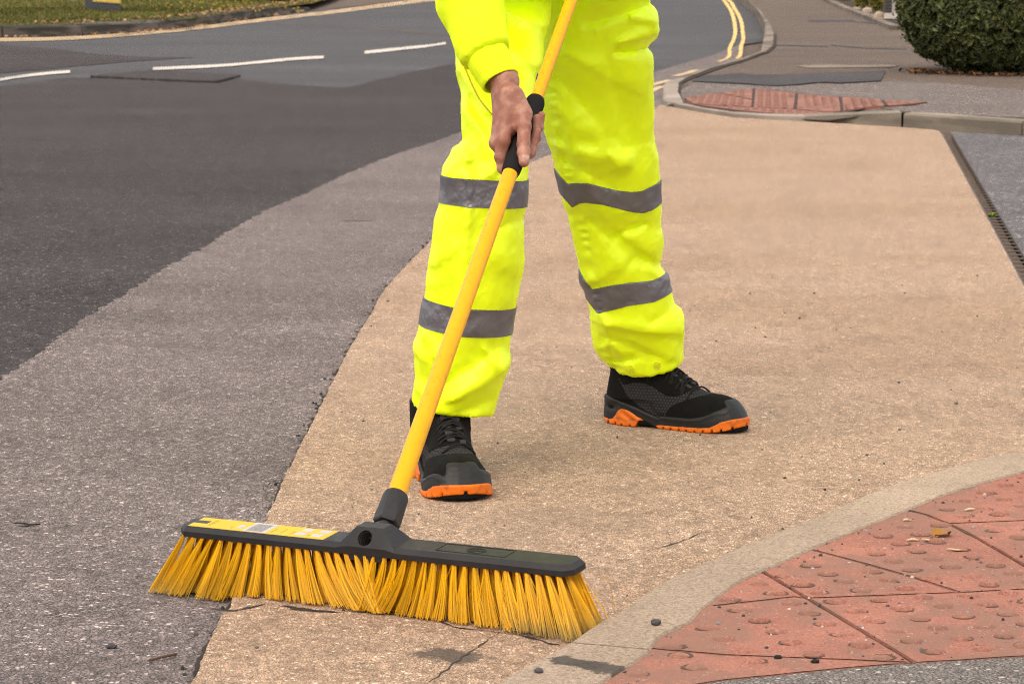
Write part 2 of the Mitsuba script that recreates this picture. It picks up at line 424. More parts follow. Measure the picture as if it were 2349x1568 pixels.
# the paler apron between the road and the slab
SLAB_LEFT = [(380, 1680), (440, 1567), (457, 1530), (500, 1424), (512, 1404), (522, 1397), (527, 1392), (536, 1366), (546, 1345), (608, 1195), (650, 1100), (700, 1000), (760, 880),
             (800, 800), (850, 720), (880, 665), (920, 620), (960, 580), (995, 545), (1060, 483), (1130, 425), (1215, 373), (1265, 353), (1380, 302), (1500, 250), (1515, 240)]
sl = P2(SLAB_LEFT)
ap_in = P2([(x + 60, y) for x, y in SLAB_LEFT[:18]] + [(1300, 380), (1515, 262)])
ap_kerb = P2([(1530, 235), (1524, 186), (1562, 178), (1652, 147), (1703, 133), (1706, 100)])
add('apron', sheet(np.vstack([new_edge, ap_kerb[::-1], ap_in[::-1], [(-0.2, 2.6), (-3.4, 2.6)]]), Z_APRON), 'mat_apron', kind='structure', label='light grey worn tarmac apron between dark road and beige slab')
def mark(key, pts, z, mat, step, amp, seed, **k):
    return add(key, sheet(rough_line(P2(pts, z), step, amp, seed, True), z), mat, **k)
def blob(xc, yc, rx, ry, n=18):
    return [(xc + rx * math.cos(a), yc + ry * math.sin(a)) for a in np.arange(n) * 2 * math.pi / n]

# beige slab
FRONT_TOP = [(2349, 1031), (2294, 1039), (2174, 1069), (2024, 1114), (1874, 1179), (1724, 1236), (1624, 1279), (1524, 1324), (1454, 1369), (1400, 1404), (1374, 1417), (1309, 1461), (1174, 1534), (1120, 1567)]
FRONT_TOP = [(2900, 968), (2600, 992)] + FRONT_TOP + [(1010, 1640)]
FRONT_BOT = [(2349, 1079), (2274, 1099), (2174, 1129), (2099, 1159), (2049, 1179), (1974, 1209), (1914, 1234), (1849, 1261), (1789, 1289), (1699, 1329), (1649, 1364), (1599, 1404), (1564, 1434), (1529, 1446), (1494, 1484), (1424, 1534), (1374, 1567)]
FRONT_BOT = [(2900, 990), (2600, 1028)] + FRONT_BOT + [(1270, 1640)]
k_top, k_bot = spline(P2(FRONT_TOP, Z_KERB), 150), spline(P2(FRONT_BOT, Z_KERB), 150)
slab_front = k_top + 0.02 * np.array([0.3, -1])
slab_top = P2([(1515, 240), (1590, 254), (1700, 270), (1900, 281), (2065, 291), (2140, 296.5), (2154, 300), (2161, 308)])
drain_l = P2([(2161, 308), (2349, 655), (2560, 1040)])
sl_r = rough_line(sl, 0.012, 0.0045, 9)
slab_pts = np.vstack([sl_r, slab_top, drain_l[1:2], [P2([(2560, 985)])[0]], slab_front[::1][8:]])
add('slab', slab(slab_pts, -0.05, Z_SLAB), 'mat_beige', kind='structure', label='beige exposed aggregate concrete slab the worker stands on')
# dirt gathered in the joint along the slab's left edge
jl = rough_line(sl, 0.012, 0.008, 21)
add('slab__joint_dirt', sheet(np.vstack([jl + [0.012, 0], (rough_line(sl, 0.012, 0.016, 22) + [-0.005, -0.002])[::-1]]), Z_APRON + 0.003), 'mat_dirt', label='dark dirt filled joint along the left edge of the slab')
CRACKS = [([(450, 1391), (474, 1395), (519, 1399), (538, 1401), (552, 1396)], 0.007), ([(548, 1399), (577, 1391), (592, 1388), (607, 1384)], 0.011), ([(640, 1388), (661, 1389), (675, 1395), (734, 1401), (773, 1404), (800, 1402)], 0.009),
          ([(735, 1400), (812, 1402), (860, 1404), (918, 1410), (1008, 1425), (1047, 1438), (1095, 1444), (1144, 1449), (1188, 1456)], 0.0035), ([(1188, 1456), (1235, 1467), (1284, 1480)], 0.008),
          ([(1144, 1450), (1110, 1474), (1060, 1507), (1010, 1545), (980, 1567)], 0.0025), ([(1494, 1262), (1560, 1243), (1632, 1212)], 0.0018), ([(1300, 1490), (1270, 1500), (1180, 1567)], 0.002)]
for q, (pts, w) in enumerate(CRACKS):
    ln = rough_line(P2(pts), 0.006, 0.005, 30 + q)
    wv = 0.62 * w * (0.25 + 1.4 * meshkit.noise(np.c_[ln * 45, np.full(len(ln), q)])) * np.minimum(1, 0.15 + 3 * np.minimum(np.linspace(0, 1, len(ln)), np.linspace(1, 0, len(ln))))
    t = np.gradient(ln, axis=0)
    nn = np.c_[-t[:, 1], t[:, 0]] / (np.linalg.norm(t, axis=1, keepdims=True) + 1e-9)
    add('slab__crack', sheet(np.vstack([ln + nn * wv[:, None], (ln - nn * wv[:, None] * 0.8)[::-1]]), Z_SLAB + 0.001), 'mat_dirt')

# near kerb stones
def kerb_piece(a, b, z0, z1, bev):
    """Kerb stone between the polylines a (traffic side) and b (pavement side)."""
    n = len(a)
    d = (b - a) / np.linalg.norm(b - a, axis=1, keepdims=True)
    rows = [np.c_[a, np.full(n, z0)], np.c_[a, np.full(n, z1 - bev)], np.c_[a + d * bev * 1.4, np.full(n, z1)], np.c_[b - d * 0.003, np.full(n, z1)], np.c_[b, np.full(n, z1 - 0.003)], np.c_[b, np.full(n, z0)]]
    v = np.stack(rows, 1).reshape(-1, 3)
    k = len(rows)
    f = []
    for i in range(n - 1):
        for j in range(k):
            p, q = i * k + j, i * k + (j + 1) % k
            f += [[p, q, q + k], [p, q + k, p + k]]
    for j in range(1, k - 1):
        f += [[0, j + 1, j], [(n - 1) * k, (n - 1) * k + j, (n - 1) * k + j + 1]]
    m = tm(v, f)
    m.fix_normals()
    return m
ia, ib = np.argmin(np.linalg.norm(k_top - P2([(1274, 1469)], Z_KERB), axis=1)), np.argmin(np.linalg.norm(k_bot - P2([(1494, 1489)], Z_KERB), axis=1))
def span(line, i0, i1, n=40):
    q = np.linspace(i0, i1, n)
    return np.c_[np.interp(q, np.arange(len(line)), line[:, 0]), np.interp(q, np.arange(len(line)), line[:, 1])]
def kerb_bot(line, s):
    q = rough_line(line, 0.02, 0.003, s)
    return q
for q, (a0, a1, b0, b1) in enumerate([(0, 30, 0, 29), (30.3, ia - 0.25, 29.3, ib - 0.25), (ia + 0.05, 149, ib + 0.05, 149)]):
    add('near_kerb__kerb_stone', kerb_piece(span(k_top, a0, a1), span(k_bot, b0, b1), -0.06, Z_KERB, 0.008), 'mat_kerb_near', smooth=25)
tag('near_kerb', 'low curved pale concrete kerb between the slab and the red tiles', kind='structure')

# red blister paving
import shapely
KERB_POLY = sg.Polygon(np.vstack([k_top, k_bot[::-1]])).buffer(0)
ZT = Z_KERB - 0.004
kb = [(2078, 1168), (2174, 1129), (2274, 1099), (2349, 1079), (2600, 1028)]
TILES = [
    ([(2078, 1168), (2124, 1150), (2174, 1129), (2274, 1099), (2349, 1079), (2600, 1026), (2600, 1183), (2349, 1193), (2175, 1200), (2127, 1181)], 0),
    ([(2175, 1200), (2349, 1193), (2600, 1183), (2600, 1400), (2349, 1296), (2246, 1236)], 0),
    ([(1859, 1259), (1914, 1234), (1974, 1209), (2049, 1179), (2078, 1168), (2127, 1181), (2175, 1200), (2246, 1236), (2349, 1296), (2430, 1346), (2203, 1358), (2090, 1322), (1974, 1289)], 0),
    ([(1748, 1309), (1789, 1289), (1859, 1259), (1974, 1289), (2090, 1322), (2203, 1358), (1851, 1371)], 0),
    ([(1851, 1371), (2203, 1358), (2349, 1350), (2430, 1346), (2600, 1450), (2600, 1484), (2349, 1504), (2098, 1519)], 0),
    ([(1641, 1388), (1672, 1348), (1699, 1329), (1748, 1309), (1851, 1371), (1822, 1368)], 1),
    ([(1494, 1486), (1529, 1446), (1564, 1434), (1599, 1404), (1641, 1388), (1822, 1368), (1851, 1371), (2098, 1519), (2040, 1516), (1663, 1501)], 1),
    ([(1400, 1553), (1424, 1536), (1494, 1487), (1663, 1501), (2040, 1516), (2098, 1519), (1950, 1530), (1663, 1559), (1560, 1575), (1380, 1610), (1300, 1640)], 2),
]
add('tile_paving', sheet(P2([(1200, 1640), (1400, 1530), (1700, 1310), (2078, 1150), (2700, 1000), (2700, 1500), (2100, 1522), (1663, 1562), (1300, 1660)], ZT - 0.004), ZT - 0.004), 'mat_dirt', kind='structure', label='red blister paving with dirt filled joints at the foreground corner')
o = P(1663.2 + 880 * .292, 1290.4 + 310 * .292, ZT)[:2]
va = (P(1663.2 + 1640 * .292, 1290.4 + 700 * .292, ZT)[:2] - o) / 5
vb = (P(1663.2 + 2240 * .292, 1290.4 + 240 * .292, ZT)[:2] - o) / 4
rot = lambda v, a: np.array([v[0] * math.cos(a) - v[1] * math.sin(a), v[0] * math.sin(a) + v[1] * math.cos(a)])
o2 = P(1663.2 + 520 * .292, 1290.4 + 320 * .292, ZT)[:2]
va2 = (P(1663.2 + 1080 * .292, 1290.4 + 655 * .292, ZT)[:2] - o2) / 4
vb2 = (P(1663.2 + 520 * .292, 1290.4 + 320 * .292, ZT)[:2] - P(1663.2 + 140 * .292, 1290.4 + 375 * .292, ZT)[:2])
LATT = [(o, va, vb), (o2, va2, vb2), (o2 + 0.3 * va2, va2, rot(vb2, -0.15))]
def blister(r, h):
    """Low truncated dome as rings."""
    rings = [(1.0, 0.0), (0.9, 0.45), (0.74, 0.85), (0.5, 1.0)]
    n = 16
    v = [(r * a * math.cos(t), r * a * math.sin(t), h * b) for a, b in rings for t in np.arange(n) * 2 * math.pi / n] + [(0, 0, h)]
    f = []
    for i in range(len(rings) - 1):
        for j in range(n):
            p, q = i * n + j, i * n + (j + 1) % n
            f += [[p, q, q + n], [p, q + n, p + n]]
    f += [[(len(rings) - 1) * n + j, (len(rings) - 1) * n + (j + 1) % n, len(rings) * n] for j in range(n)]
    return tm(v, f)
rng = np.random.default_rng(5)
grime = []
for q, (pts, lt) in enumerate(TILES):
    pg = poly(P2(pts, ZT))
    others = shapely.union_all([poly(P2(o_, ZT)) for k_, (o_, _) in enumerate(TILES) if k_ != q])
    pg = pg.union(pg.buffer(0.05, join_style=2).intersection(KERB_POLY.buffer(0.035)).difference(others)).buffer(0)
    pg = max(getattr(pg, 'geoms', [pg]), key=lambda g: g.area).buffer(-0.0032, join_style=1)
    ext = np.asarray(pg.exterior.coords)[:-1]
    ring = sg.Polygon(rough_line(ext, 0.015, 0.0018, 50 + q, True)).buffer(0)
    tilt = rng.normal(0, 0.0012, 3)
    m = trimesh.creation.extrude_polygon(ring, 0.045, engine='earcut')
    m.apply_translation((0, 0, ZT - 0.0458))
    inner = sg.Polygon(ring).buffer(-0.0012)
    cap = sheet(np.asarray(inner.exterior.coords)[:-1], ZT + 0.0005)
    shape_ok = inner.buffer(-0.012).difference(KERB_POLY.buffer(0.017))
    # chamfer ring between the block's rim and its worn top
    r0 = np.asarray(ring.exterior.coords)[:-1]
    parts = [m, cap]
    og, a, b = LATT[lt]
    for i in range(-22, 23):
        for j in range(-22, 23):
            c = og + a * i + b * j + rng.normal(0, 0.0015, 2)
            if shape_ok.contains(sg.Point(c)):
                bl = blister(0.0155 * rng.uniform(0.92, 1.08), 0.0052 * rng.uniform(0.55, 1.1))
                bl.apply_translation((*c, ZT + 0.0004))
                parts.append(bl)
                # dirt lodged round part of the blister's foot
                a0, a1 = rng.uniform(0, 6.28), rng.uniform(1.5, 5.0)
                an = a0 + np.linspace(0, a1, 14)
                wd = 0.0095 * rng.uniform(0.3, 1.0) * np.sin(np.linspace(0.05, math.pi - 0.05, 14)) * (0.6 + 0.8 * rng.random(14))
                ro, ri = 0.0150 + wd * 0.8, np.full(14, 0.0140)
                pts_ = np.vstack([np.c_[np.cos(an) * ro, np.sin(an) * ro], (np.c_[np.cos(an) * ri, np.sin(an) * ri])[::-1]]) + c
                dv_, df_ = np.c_[pts_, np.full(28, ZT + 0.0011)], []
                for k_ in range(13):
                    df_ += [[k_, k_ + 1, 26 - k_], [k_, 26 - k_, 27 - k_]]
                if rng.random() < 0.7:
                    grime.append(tm(dv_, df_))
    add('tile_paving__tile', cat_m(parts), 'mat_tile', smooth=30)
add('tile_paving__grime', cat_m(grime), 'mat_tile_grime', kind='stuff')
add('pavement', sheet(P2([(1250, 1700), (1380, 1613), (1560, 1577), (1663, 1560), (1950, 1531), (2098, 1520), (2349, 1505), (2700, 1480), (3000, 1700), (1250, 1900)], ZT - 0.001), ZT - 0.001), 'mat_walk_near', kind='structure', label='coarse speckled tarmac footway below the red tiles')

# drain channel and car park at the right
CH0, CH1 = P2([(2161, 306)])[0], P2([(2349, 655)])[0]
dch = (CH1 - CH0) / np.linalg.norm(CH1 - CH0)
nch = np.array([-dch[1], dch[0]])
if nch[0] < 0:
    nch = -nch
LCH, WCH = np.linalg.norm(CH1 - CH0) + 4.0, 0.056
def ch_box(s0, s1, w0, w1, z0, z1):
    q = [CH0 + dch * s + nch * w for s, w in ((s0, w0), (s1, w0), (s1, w1), (s0, w1))]
    return slab(q, z0, z1)
bs('mat_rust_iron', prin((0.14, 0.105, 0.08), 0.75, 0.3))
bs('mat_drain_edge', prin((0.085, 0.072, 0.066), 0.7, 0.3))
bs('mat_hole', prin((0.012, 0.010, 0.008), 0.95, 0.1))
add('drain__rail', ch_box(-0.02, LCH, 0.0, 0.006, -0.016, -0.001), 'mat_drain_edge')
add('drain__rail', ch_box(-0.02, LCH, WCH - 0.006, WCH, -0.016, -0.002), 'mat_drain_edge')
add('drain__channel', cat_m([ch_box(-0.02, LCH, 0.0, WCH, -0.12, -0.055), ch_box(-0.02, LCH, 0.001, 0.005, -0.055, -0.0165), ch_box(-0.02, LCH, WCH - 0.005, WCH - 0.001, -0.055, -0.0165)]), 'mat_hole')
bar0 = None
for i in range(int(LCH / 0.12)):
    s = 0.06 + 0.12 * i
    add('drain__grate_bar', ch_box(s, s + 0.015, 0.0062, WCH - 0.0062, -0.0075, -0.005), 'mat_rust_iron')
tag('drain', 'narrow rusty iron slot drain along the right edge of the slab', 'drain')
cp = np.vstack([[CH0 + nch * (WCH + 0.001)], [CH0 + dch * LCH + nch * (WCH + 0.001)], P2([(3200, 1050), (3200, 340), (2349, 308), (2180, 299)])])
add('car_park', sheet(cp, -0.006), 'mat_parking', kind='structure', label='coarse grey tarmac yard to the right of the drain')
wv = []
for i in range(14):
    a = rng.uniform(0, 2 * math.pi)
    c = np.array([*(CH0 + dch * (np.linalg.norm(P2([(2273, 493)])[0] - CH0)) + nch * 0.02), -0.01])
    tip = c + np.array([math.cos(a) * 0.020, math.sin(a) * 0.035, rng.uniform(0.006, 0.02)])
    sd = np.array([-math.sin(a), math.cos(a), 0]) * 0.008
    md = (c + tip) / 2 + [0, 0, 0.01]
    wv.append(tm([c, md + sd, tip, md - sd], [[0, 1, 2], [0, 2, 3]]))
bs('mat_weed', prin((0.18, 0.24, 0.03), 0.6, 0.3))
add('weed', cat_m(wv), 'mat_weed', label='tiny bright green weed growing out of the slot drain', cat='weed')

# far pavement with its kerbs
def sstep(a, b, x):
    t = np.clip((x - a) / (b - a), 0, 1)
    return t * t * (3 - 2 * t)
def z_walk(x, y):
    side = sstep(1.72, 2.12, x)
    return 0.012 + 0.055 * side + 0.07 * sstep(19.0, 25.0, y) * (1 - 0.3 * side)
def PW(xd, yd, dz=0.0):
    z = 0.03
    for _ in range(8):
        p = P(xd, yd, z)
        z = z_walk(p[0], p[1]) + dz
    return np.array([p[0], p[1], z])
def walk_sheet(pts, dz, step=0.14):
    """A sheet that follows the gentle rise of the far pavement."""
    xy = poly([PW(*q)[:2] for q in pts])
    me = m3.Manifold.extrude(m3.CrossSection([np.asarray(sg.polygon.orient(xy).exterior.coords)[:-1]]), 0.004).refine_to_length(step).to_mesh()
    v = me.vert_properties[:, :3].astype(float)
    v[:, 2] = z_walk(v[:, 0], v[:, 1]) + dz - 0.004 + v[:, 2]
    return tm(v, me.tri_verts)
KO = [(1660, -24), (1691, 0), (1722, 23), (1742, 51), (1753, 78), (1753, 101), (1744, 117), (1703, 132), (1652, 146), (1601, 162), (1562, 177), (1522, 186), (1518, 212), (1526, 239)]
KI = [(1685, -24), (1714, 0), (1742, 23), (1765, 51), (1775, 78), (1773, 105), (1757, 119), (1714, 134), (1668, 148), (1617, 166), (1572, 183), (1557, 191), (1555, 212), (1568, 237)]
add('far_pavement', walk_sheet(KI + [(1700, 262), (1900, 275), (2065, 257), (2349, 272), (3000, 310), (3000, 200), (2349, 120), (2066, 68), (2004, 43), (1947, 21), (1901, 0), (1880, -20)], 0.0), 'mat_walk', kind='structure', label='brownish tarmac footway beyond the slab leading past the hedge')
add('far_pavement__dark_patch', walk_sheet([(1588, 188), (1610, 176), (1700, 170), (1830, 172), (1950, 168), (2031, 165), (2021, 187), (1930, 192), (1830, 195), (1720, 194)], 0.009), 'mat_walk_patch', label='dark repaired strip across the footway')
add('far_pavement__near_strip', walk_sheet([(1590, 190), (1720, 196), (1830, 197), (1930, 194), (2040, 188), (2160, 192), (2349, 208), (2700, 225), (2700, 300), (2349, 271.5), (2066, 256.5), (1900, 236), (1800, 224), (1730, 209), (1640, 218), (1569, 234), (1560, 210)], 0.005), 'mat_walk_mid', label='paler speckled tarmac in front of the hedge')
add('far_pavement__dark_patch', walk_sheet([(1853, 45.5), (1960, 46), (1958, 50), (1855, 50)], 0.004), 'mat_walk_patch')
add('far_pavement__pale_strip', walk_sheet([(1825, 152), (1870, 148), (2062, 151), (2040, 155.5), (1850, 156)], 0.006), 'mat_kerb_far', label='pale concrete strip set in the footway')
for pts, w in (([(1775, 104), (1830, 105), (1900, 107)], 0.05), ([(1905, 104), (1990, 111), (2080, 113)], 0.04), ([(1955, 50), (2000, 53), (2060, 58)], 0.05)):
    q = [PW(*p) for p in pts]
    add('far_pavement__seam', walk_sheet([(x, y - 1.0) for x, y in pts] + [(x, y + 1.0) for x, y in pts[::-1]], 0.004), 'mat_walk_patch')
# kerb on the road side
tops = [0.11] * 7 + [0.105, 0.10, 0.09, 0.07, 0.05, 0.03, 0.014]
def road_kerb(i):
    pts = []
    for j in (i, i + 1):
        b = PW(*KI[j])[:2]
        top = max(z_walk(*b) + 0.004, tops[j] - 0.02)
        a = P(*KO[j], top if j >= 6 else Z_ROAD)[:2]
        d = b - a
        pts += [[*a, -0.05], [*b, -0.05], [*(a + d * 0.04), top - 0.02], [*(a + d * 0.16), top], [*b, top + 0.002]]
    m = hull(pts)
    c = m.centroid
    m.apply_transform(trimesh.transformations.scale_matrix(0.994, c))
    return m
for i in range(len(KO) - 1):
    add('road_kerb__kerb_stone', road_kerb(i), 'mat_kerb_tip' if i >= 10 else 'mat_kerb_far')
add('road_kerb__joint_dirt', walk_sheet([(x, y) for x, y in KI[4:13]] + [(x + 7, y + 2.5) for x, y in KI[4:13]][::-1], 0.008), 'mat_dirt')
tag('road_kerb', 'curved worn kerb between the road and the far footway', kind='structure')
# flush kerb below the far tiles, rising into the taller kerb at the right
FB = [(1526, 240), (1613, 258), (1683, 269), (1773, 275), (1848, 277), (2068, 287)]
FT = [(1568, 238), (1613, 247), (1683, 259), (1773, 268), (1848, 272), (2068, 257)]
hs = [0.022, 0.022, 0.023, 0.024, 0.027, 0.072]
for i in range(5):
    pts = []
    for j in (i, i + 1):
        a = P(*FB[j], 0)[:2]
        bk = a + np.array([0.0, 0.15])
        pts += [[*a, -0.05], [*bk, -0.05], [*(a + [0, 0.004]), hs[j] - 0.003], [*(a + [0, 0.012]), hs[j]], [*bk, hs[j] + 0.004]]
    m = hull(pts)
    m.apply_transform(trimesh.transformations.scale_matrix(0.996, m.centroid))
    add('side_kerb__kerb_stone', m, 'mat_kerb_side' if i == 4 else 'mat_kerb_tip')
RB = [P(x, y, 0)[:2] for x, y in ((2069.5, 287), (2343, 308), (2620, 329), (2900, 350))]
for a, b in zip(RB[:-1], RB[1:]):
    t = (b - a) / np.linalg.norm(b - a)
    n = np.array([-t[1], t[0]])
    a, b = a + t * 0.006, b - t * 0.006
    pts = []
    for p in (a, b):
        pts += [[*p, -0.05], [*(p + n * 0.13), -0.05], [*(p + n * 0.004), 0.058], [*(p + n * 0.018), 0.070], [*(p + n * 0.13), 0.072]]
    add('side_kerb__kerb_stone', hull(pts), 'mat_kerb_side')
tag('side_kerb', 'low kerb along the far edge of the slab rising to full height at the right', kind='structure')
# far red tiles
jd = PW(1731, 208.5) - PW(1727, 251)
FJ = [
    [(1568, 230), (1621, 222), (1650, 219), (1727, 235), (1725, 251), (1683, 248), (1640, 246), (1590, 243)],
    [(1652, 218), (1683, 213), (1728, 208), (1727, 233)],
    [(1731, 208.5), (1777, 212), (1826, 218), (1825, 234), (1822, 255), (1727, 251)],
    [(1829, 219), (1925, 227.5), (1929, 244), (1930, 261), (1826, 255.5)],
    [(1929, 228), (2021, 235), (2031, 248), (1940, 260), (1933, 260)],
    [(2025, 235.5), (2080, 238), (2125, 239), (2100, 243), (2036, 248)],
    [(1592, 245), (1640, 248), (1725, 252.5), (1822, 257), (1928, 262.5), (1843, 268), (1773, 266), (1683, 257), (1620, 249)],
]
bs('mat_tile_joint', prin((0.06, 0.045, 0.04), 0.95, 0.2))
for q, pts in enumerate(FJ):
    g = poly([PW(*p)[:2] for p in pts])
    ring = np.asarray(g.buffer(-0.006, join_style=2).exterior.coords)[:-1]
    zt = np.mean([PW(*p)[2] for p in pts])
    v, f = trimesh.creation.triangulate_polygon(sg.Polygon(ring), engine='earcut')
    n = len(ring)
    top = np.c_[ring, [z_walk(*p) + 0.016 for p in ring]]
    me = m3.Manifold.extrude(m3.CrossSection([np.asarray(sg.polygon.orient(sg.Polygon(ring)).exterior.coords)[:-1]]), 0.02).refine_to_length(0.14).to_mesh()
    vv = me.vert_properties[:, :3].astype(float)
    vv[:, 2] = z_walk(vv[:, 0], vv[:, 1]) + 0.017 - 0.02 + vv[:, 2]
    parts = [tm(vv, me.tri_verts)]
    x0, y0, x1, y1 = g.bounds
    sp = 0.050
    for i in range(int((x1 - x0) / sp) + 30):
        for j in range(int((y1 - y0) / (sp * 3.2)) + 1):
            c = (x0 + sp * (i - 14.5) + jd[0] / jd[1] * sp * 3.2 * (j + 0.5), y0 + sp * 3.2 * (j + 0.5))
            if g.buffer(-0.025).contains(sg.Point(c)):
                bl = blister(0.018, 0.007)
                bl.vertices[:, 1] *= 2.0
                bl.apply_translation((*c, z_walk(*c) + 0.0168))
                parts.append(bl)
    add('far_tile_paving__tile', cat_m(parts), 'mat_tile_far', smooth=30)
tag('far_tile_paving', 'strip of red blister tiles at the far edge of the slab', kind='structure')
add('far_tile_paving__joint', walk_sheet([(1572, 228), (1650, 216), (1728, 206), (1780, 209), (1926, 225), (2023, 233), (2080, 236), (2128, 238), (2090, 244.5), (1935, 263.5), (1848, 270), (1773, 267), (1683, 258), (1600, 246)], 0.011), 'mat_tile_joint')

# far verge: kerb stones, grass, side road beyond
fk = P2(far_kerb[1:], Z_ROAD)
fk = np.vstack([P2([(-420, 96)], Z_ROAD), fk])
cum = np.r_[0, np.cumsum(np.linalg.norm(np.diff(fk, axis=0), axis=1))]
pt = lambda s: np.array([np.interp(s, cum, fk[:, 0]), np.interp(s, cum, fk[:, 1])])
s, KH = 0.0, 0.135
while s < cum[-1] - 0.3:
    e = min(s + 0.915 * 1.25, cum[-1])
    a, b = pt(s + 0.012), pt(e - 0.012)
    t = (b - a) / np.linalg.norm(b - a)
    n = np.array([-t[1], t[0]])
    end = 1 - 0.55 * sstep(cum[-1] - 3.5, cum[-1], np.array([s, e]))
    dz = rng.normal(0, 0.006)
    pts = []
    for p, kk in ((a, end[0]), (b, end[1])):
        h = Z_ROAD + KH * kk + dz
        pts += [[*p, -0.06], [*(p + n * 0.30), -0.06], [*(p + n * 0.012), h - 0.025], [*(p + n * 0.06), h], [*(p + n * 0.30), h]]
    add('verge_kerb__kerb_stone', hull(pts), 'mat_kerb_old')
    s = e
tag('verge_kerb', 'dark mossy kerb of upright stones below the grass verge', kind='structure')
# ------------------------------------------------------------------ verge, planting, hedge
def col_soil(p, n, uv):
    return mix((0.05, 0.05, 0.015), (0.16, 0.13, 0.05), fbm(p.x * 1.2, p.y * 0.5, 0.0, 4))
bs('mat_verge', prin(proc(col_soil), 0.95, 0.1))
V0 = Z_ROAD + KH - 0.02
vb_ = [pt(x) + np.array([0.02, 0.22]) for x in np.linspace(0, cum[-1], 30)]
verge = np.vstack([vb_, P2([(760, -6), (900, -60)], V0), [(-60, 190)], P2([(-420, 60)], V0)])
add('verge', sheet(verge, V0), 'mat_verge', kind='structure', label='grassed verge beyond the far kerb')
add('side_road', sheet(P2([(712, 25), (860, 9), (1010, -12), (1040, -40), (720, -40), (700, 0)], -0.016), -0.016), 'mat_walk', kind='structure', label='pinkish grey side road at the far bend')

bs('mat_vcol', prin({'type': 'mesh_attribute', 'name': 'vertex_color'}, 0.75, 0.2))
bs('mat_leaf', {'type': 'twosided', 'bsdf': {'type': 'principled', 'base_color': {'type': 'mesh_attribute', 'name': 'vertex_color'}, 'roughness': 0.5, 'specular': 0.35}})
def blades(pts, h, w, lean, cols, rng):
    """Three-triangle grass blades at points pts."""
    n = len(pts)
    a = rng.uniform(0, 2 * np.pi, n)
    hh = h * rng.uniform(0.5, 1.3, n)
    d = np.c_[np.cos(a), np.sin(a), np.zeros(n)]
    sd = np.c_[-np.sin(a), np.cos(a), np.zeros(n)] * (w * rng.uniform(0.6, 1.3, n))[:, None]
    ln = (lean * rng.uniform(0.1, 1, n) * hh)[:, None] * d
    z = np.c_[np.zeros((n, 2)), hh]
    v = np.stack([pts - sd, pts + sd, pts + z * 0.6 + ln * 0.35 + sd * 0.7, pts + z * 0.6 + ln * 0.35 - sd * 0.7, pts + z + ln], 1)
    base = np.arange(n)[:, None] * 5
    f = np.concatenate([base + [0, 1, 2], base + [0, 2, 3], base + [3, 2, 4]], 1).reshape(-1, 3)
    c = cols[rng.integers(0, len(cols), n)] * rng.uniform(0.75, 1.25, (n, 1))
    return tm(v.reshape(-1, 3), f), np.repeat(c, 5, 0)
rng = np.random.default_rng(11)
pg = poly(verge).intersection(sg.box(-13, 20, 6, 105))
pts = []
while len(pts) < 52000:
    yy = 27 + 50 * rng.beta(1.0, 2.2, 6000)
    q = np.c_[rng.uniform(-0.2 * yy - 2, 0.06 * yy), yy]
    import shapely
    q = q[shapely.contains_xy(pg, q[:, 0], q[:, 1])]
    pts += list(q)
pts = np.c_[np.array(pts[:52000]), np.full(52000, V0)]
tone = meshkit.fbm(np.c_[pts[:, :2] * [0.9, 0.35], np.zeros(len(pts))], 3, 5)
gcol = np.array([(0.10, 0.12, 0.022), (0.085, 0.10, 0.02), (0.14, 0.13, 0.03), (0.19, 0.15, 0.055), (0.07, 0.085, 0.018)])
m, c = blades(pts, 0.036, 0.007, 0.7, gcol, rng)
c = c * (0.55 + 0.9 * np.repeat(tone, 5)[:, None])
add('verge_grass', m, 'mat_vcol', color=np.clip(c, 0, 1), kind='stuff', label='short patchy green and straw grass on the verge', cat='grass')
# fallen leaves along the verge kerb
lf = []
for i in range(900):
    sL = rng.uniform(0, cum[-1])
    p0 = pt(sL)
    at_kerb = rng.random() < 0.45
    x, y, z = (p0[0] + rng.normal(0, 0.05), p0[1] - abs(rng.normal(0, 0.12)) - 0.02, Z_NEW + 0.012) if at_kerb else (p0[0] + rng.normal(0, 0.1), p0[1] + 0.25 + abs(rng.normal(0, 0.35)), V0 + 0.045)
    a = rng.uniform(0, 6.28)
    u, w = np.array([math.cos(a), math.sin(a), rng.normal(0, 0.3)]) * 0.03, np.array([-math.sin(a), math.cos(a), rng.normal(0, 0.3)]) * 0.02
    cc = np.array([x, y, z + 0.008])
    lf.append(tm([cc - u, cc - w, cc + u, cc + w], [[0, 1, 2], [0, 2, 3]]))
lc = np.repeat(np.array([(0.36, 0.22, 0.09), (0.42, 0.27, 0.15), (0.25, 0.13, 0.05)])[rng.integers(0, 3, 900)], 4, 0)
add('verge_leaf_litter', cat_m(lf), 'mat_vcol', color=lc, kind='stuff', label='scattered fallen tan leaves along the verge kerb', cat='leaf litter')
# small yellow flowers in the grass
fl = []
for i in range(46):
    xx, yy = rng.uniform(330, 690), rng.uniform(2, 26)
    p = P(xx, yy, V0 + 0.03)
    m = trimesh.creation.icosphere(1, 0.015)
    m.apply_translation(p)
    fl.append(m)
bs('mat_flower', prin((0.45, 0.30, 0.03), 0.7, 0.2))
add('verge_flowers', cat_m(fl), 'mat_flower', kind='stuff', label='tiny yellow flowers dotted in the verge grass', cat='flowers')

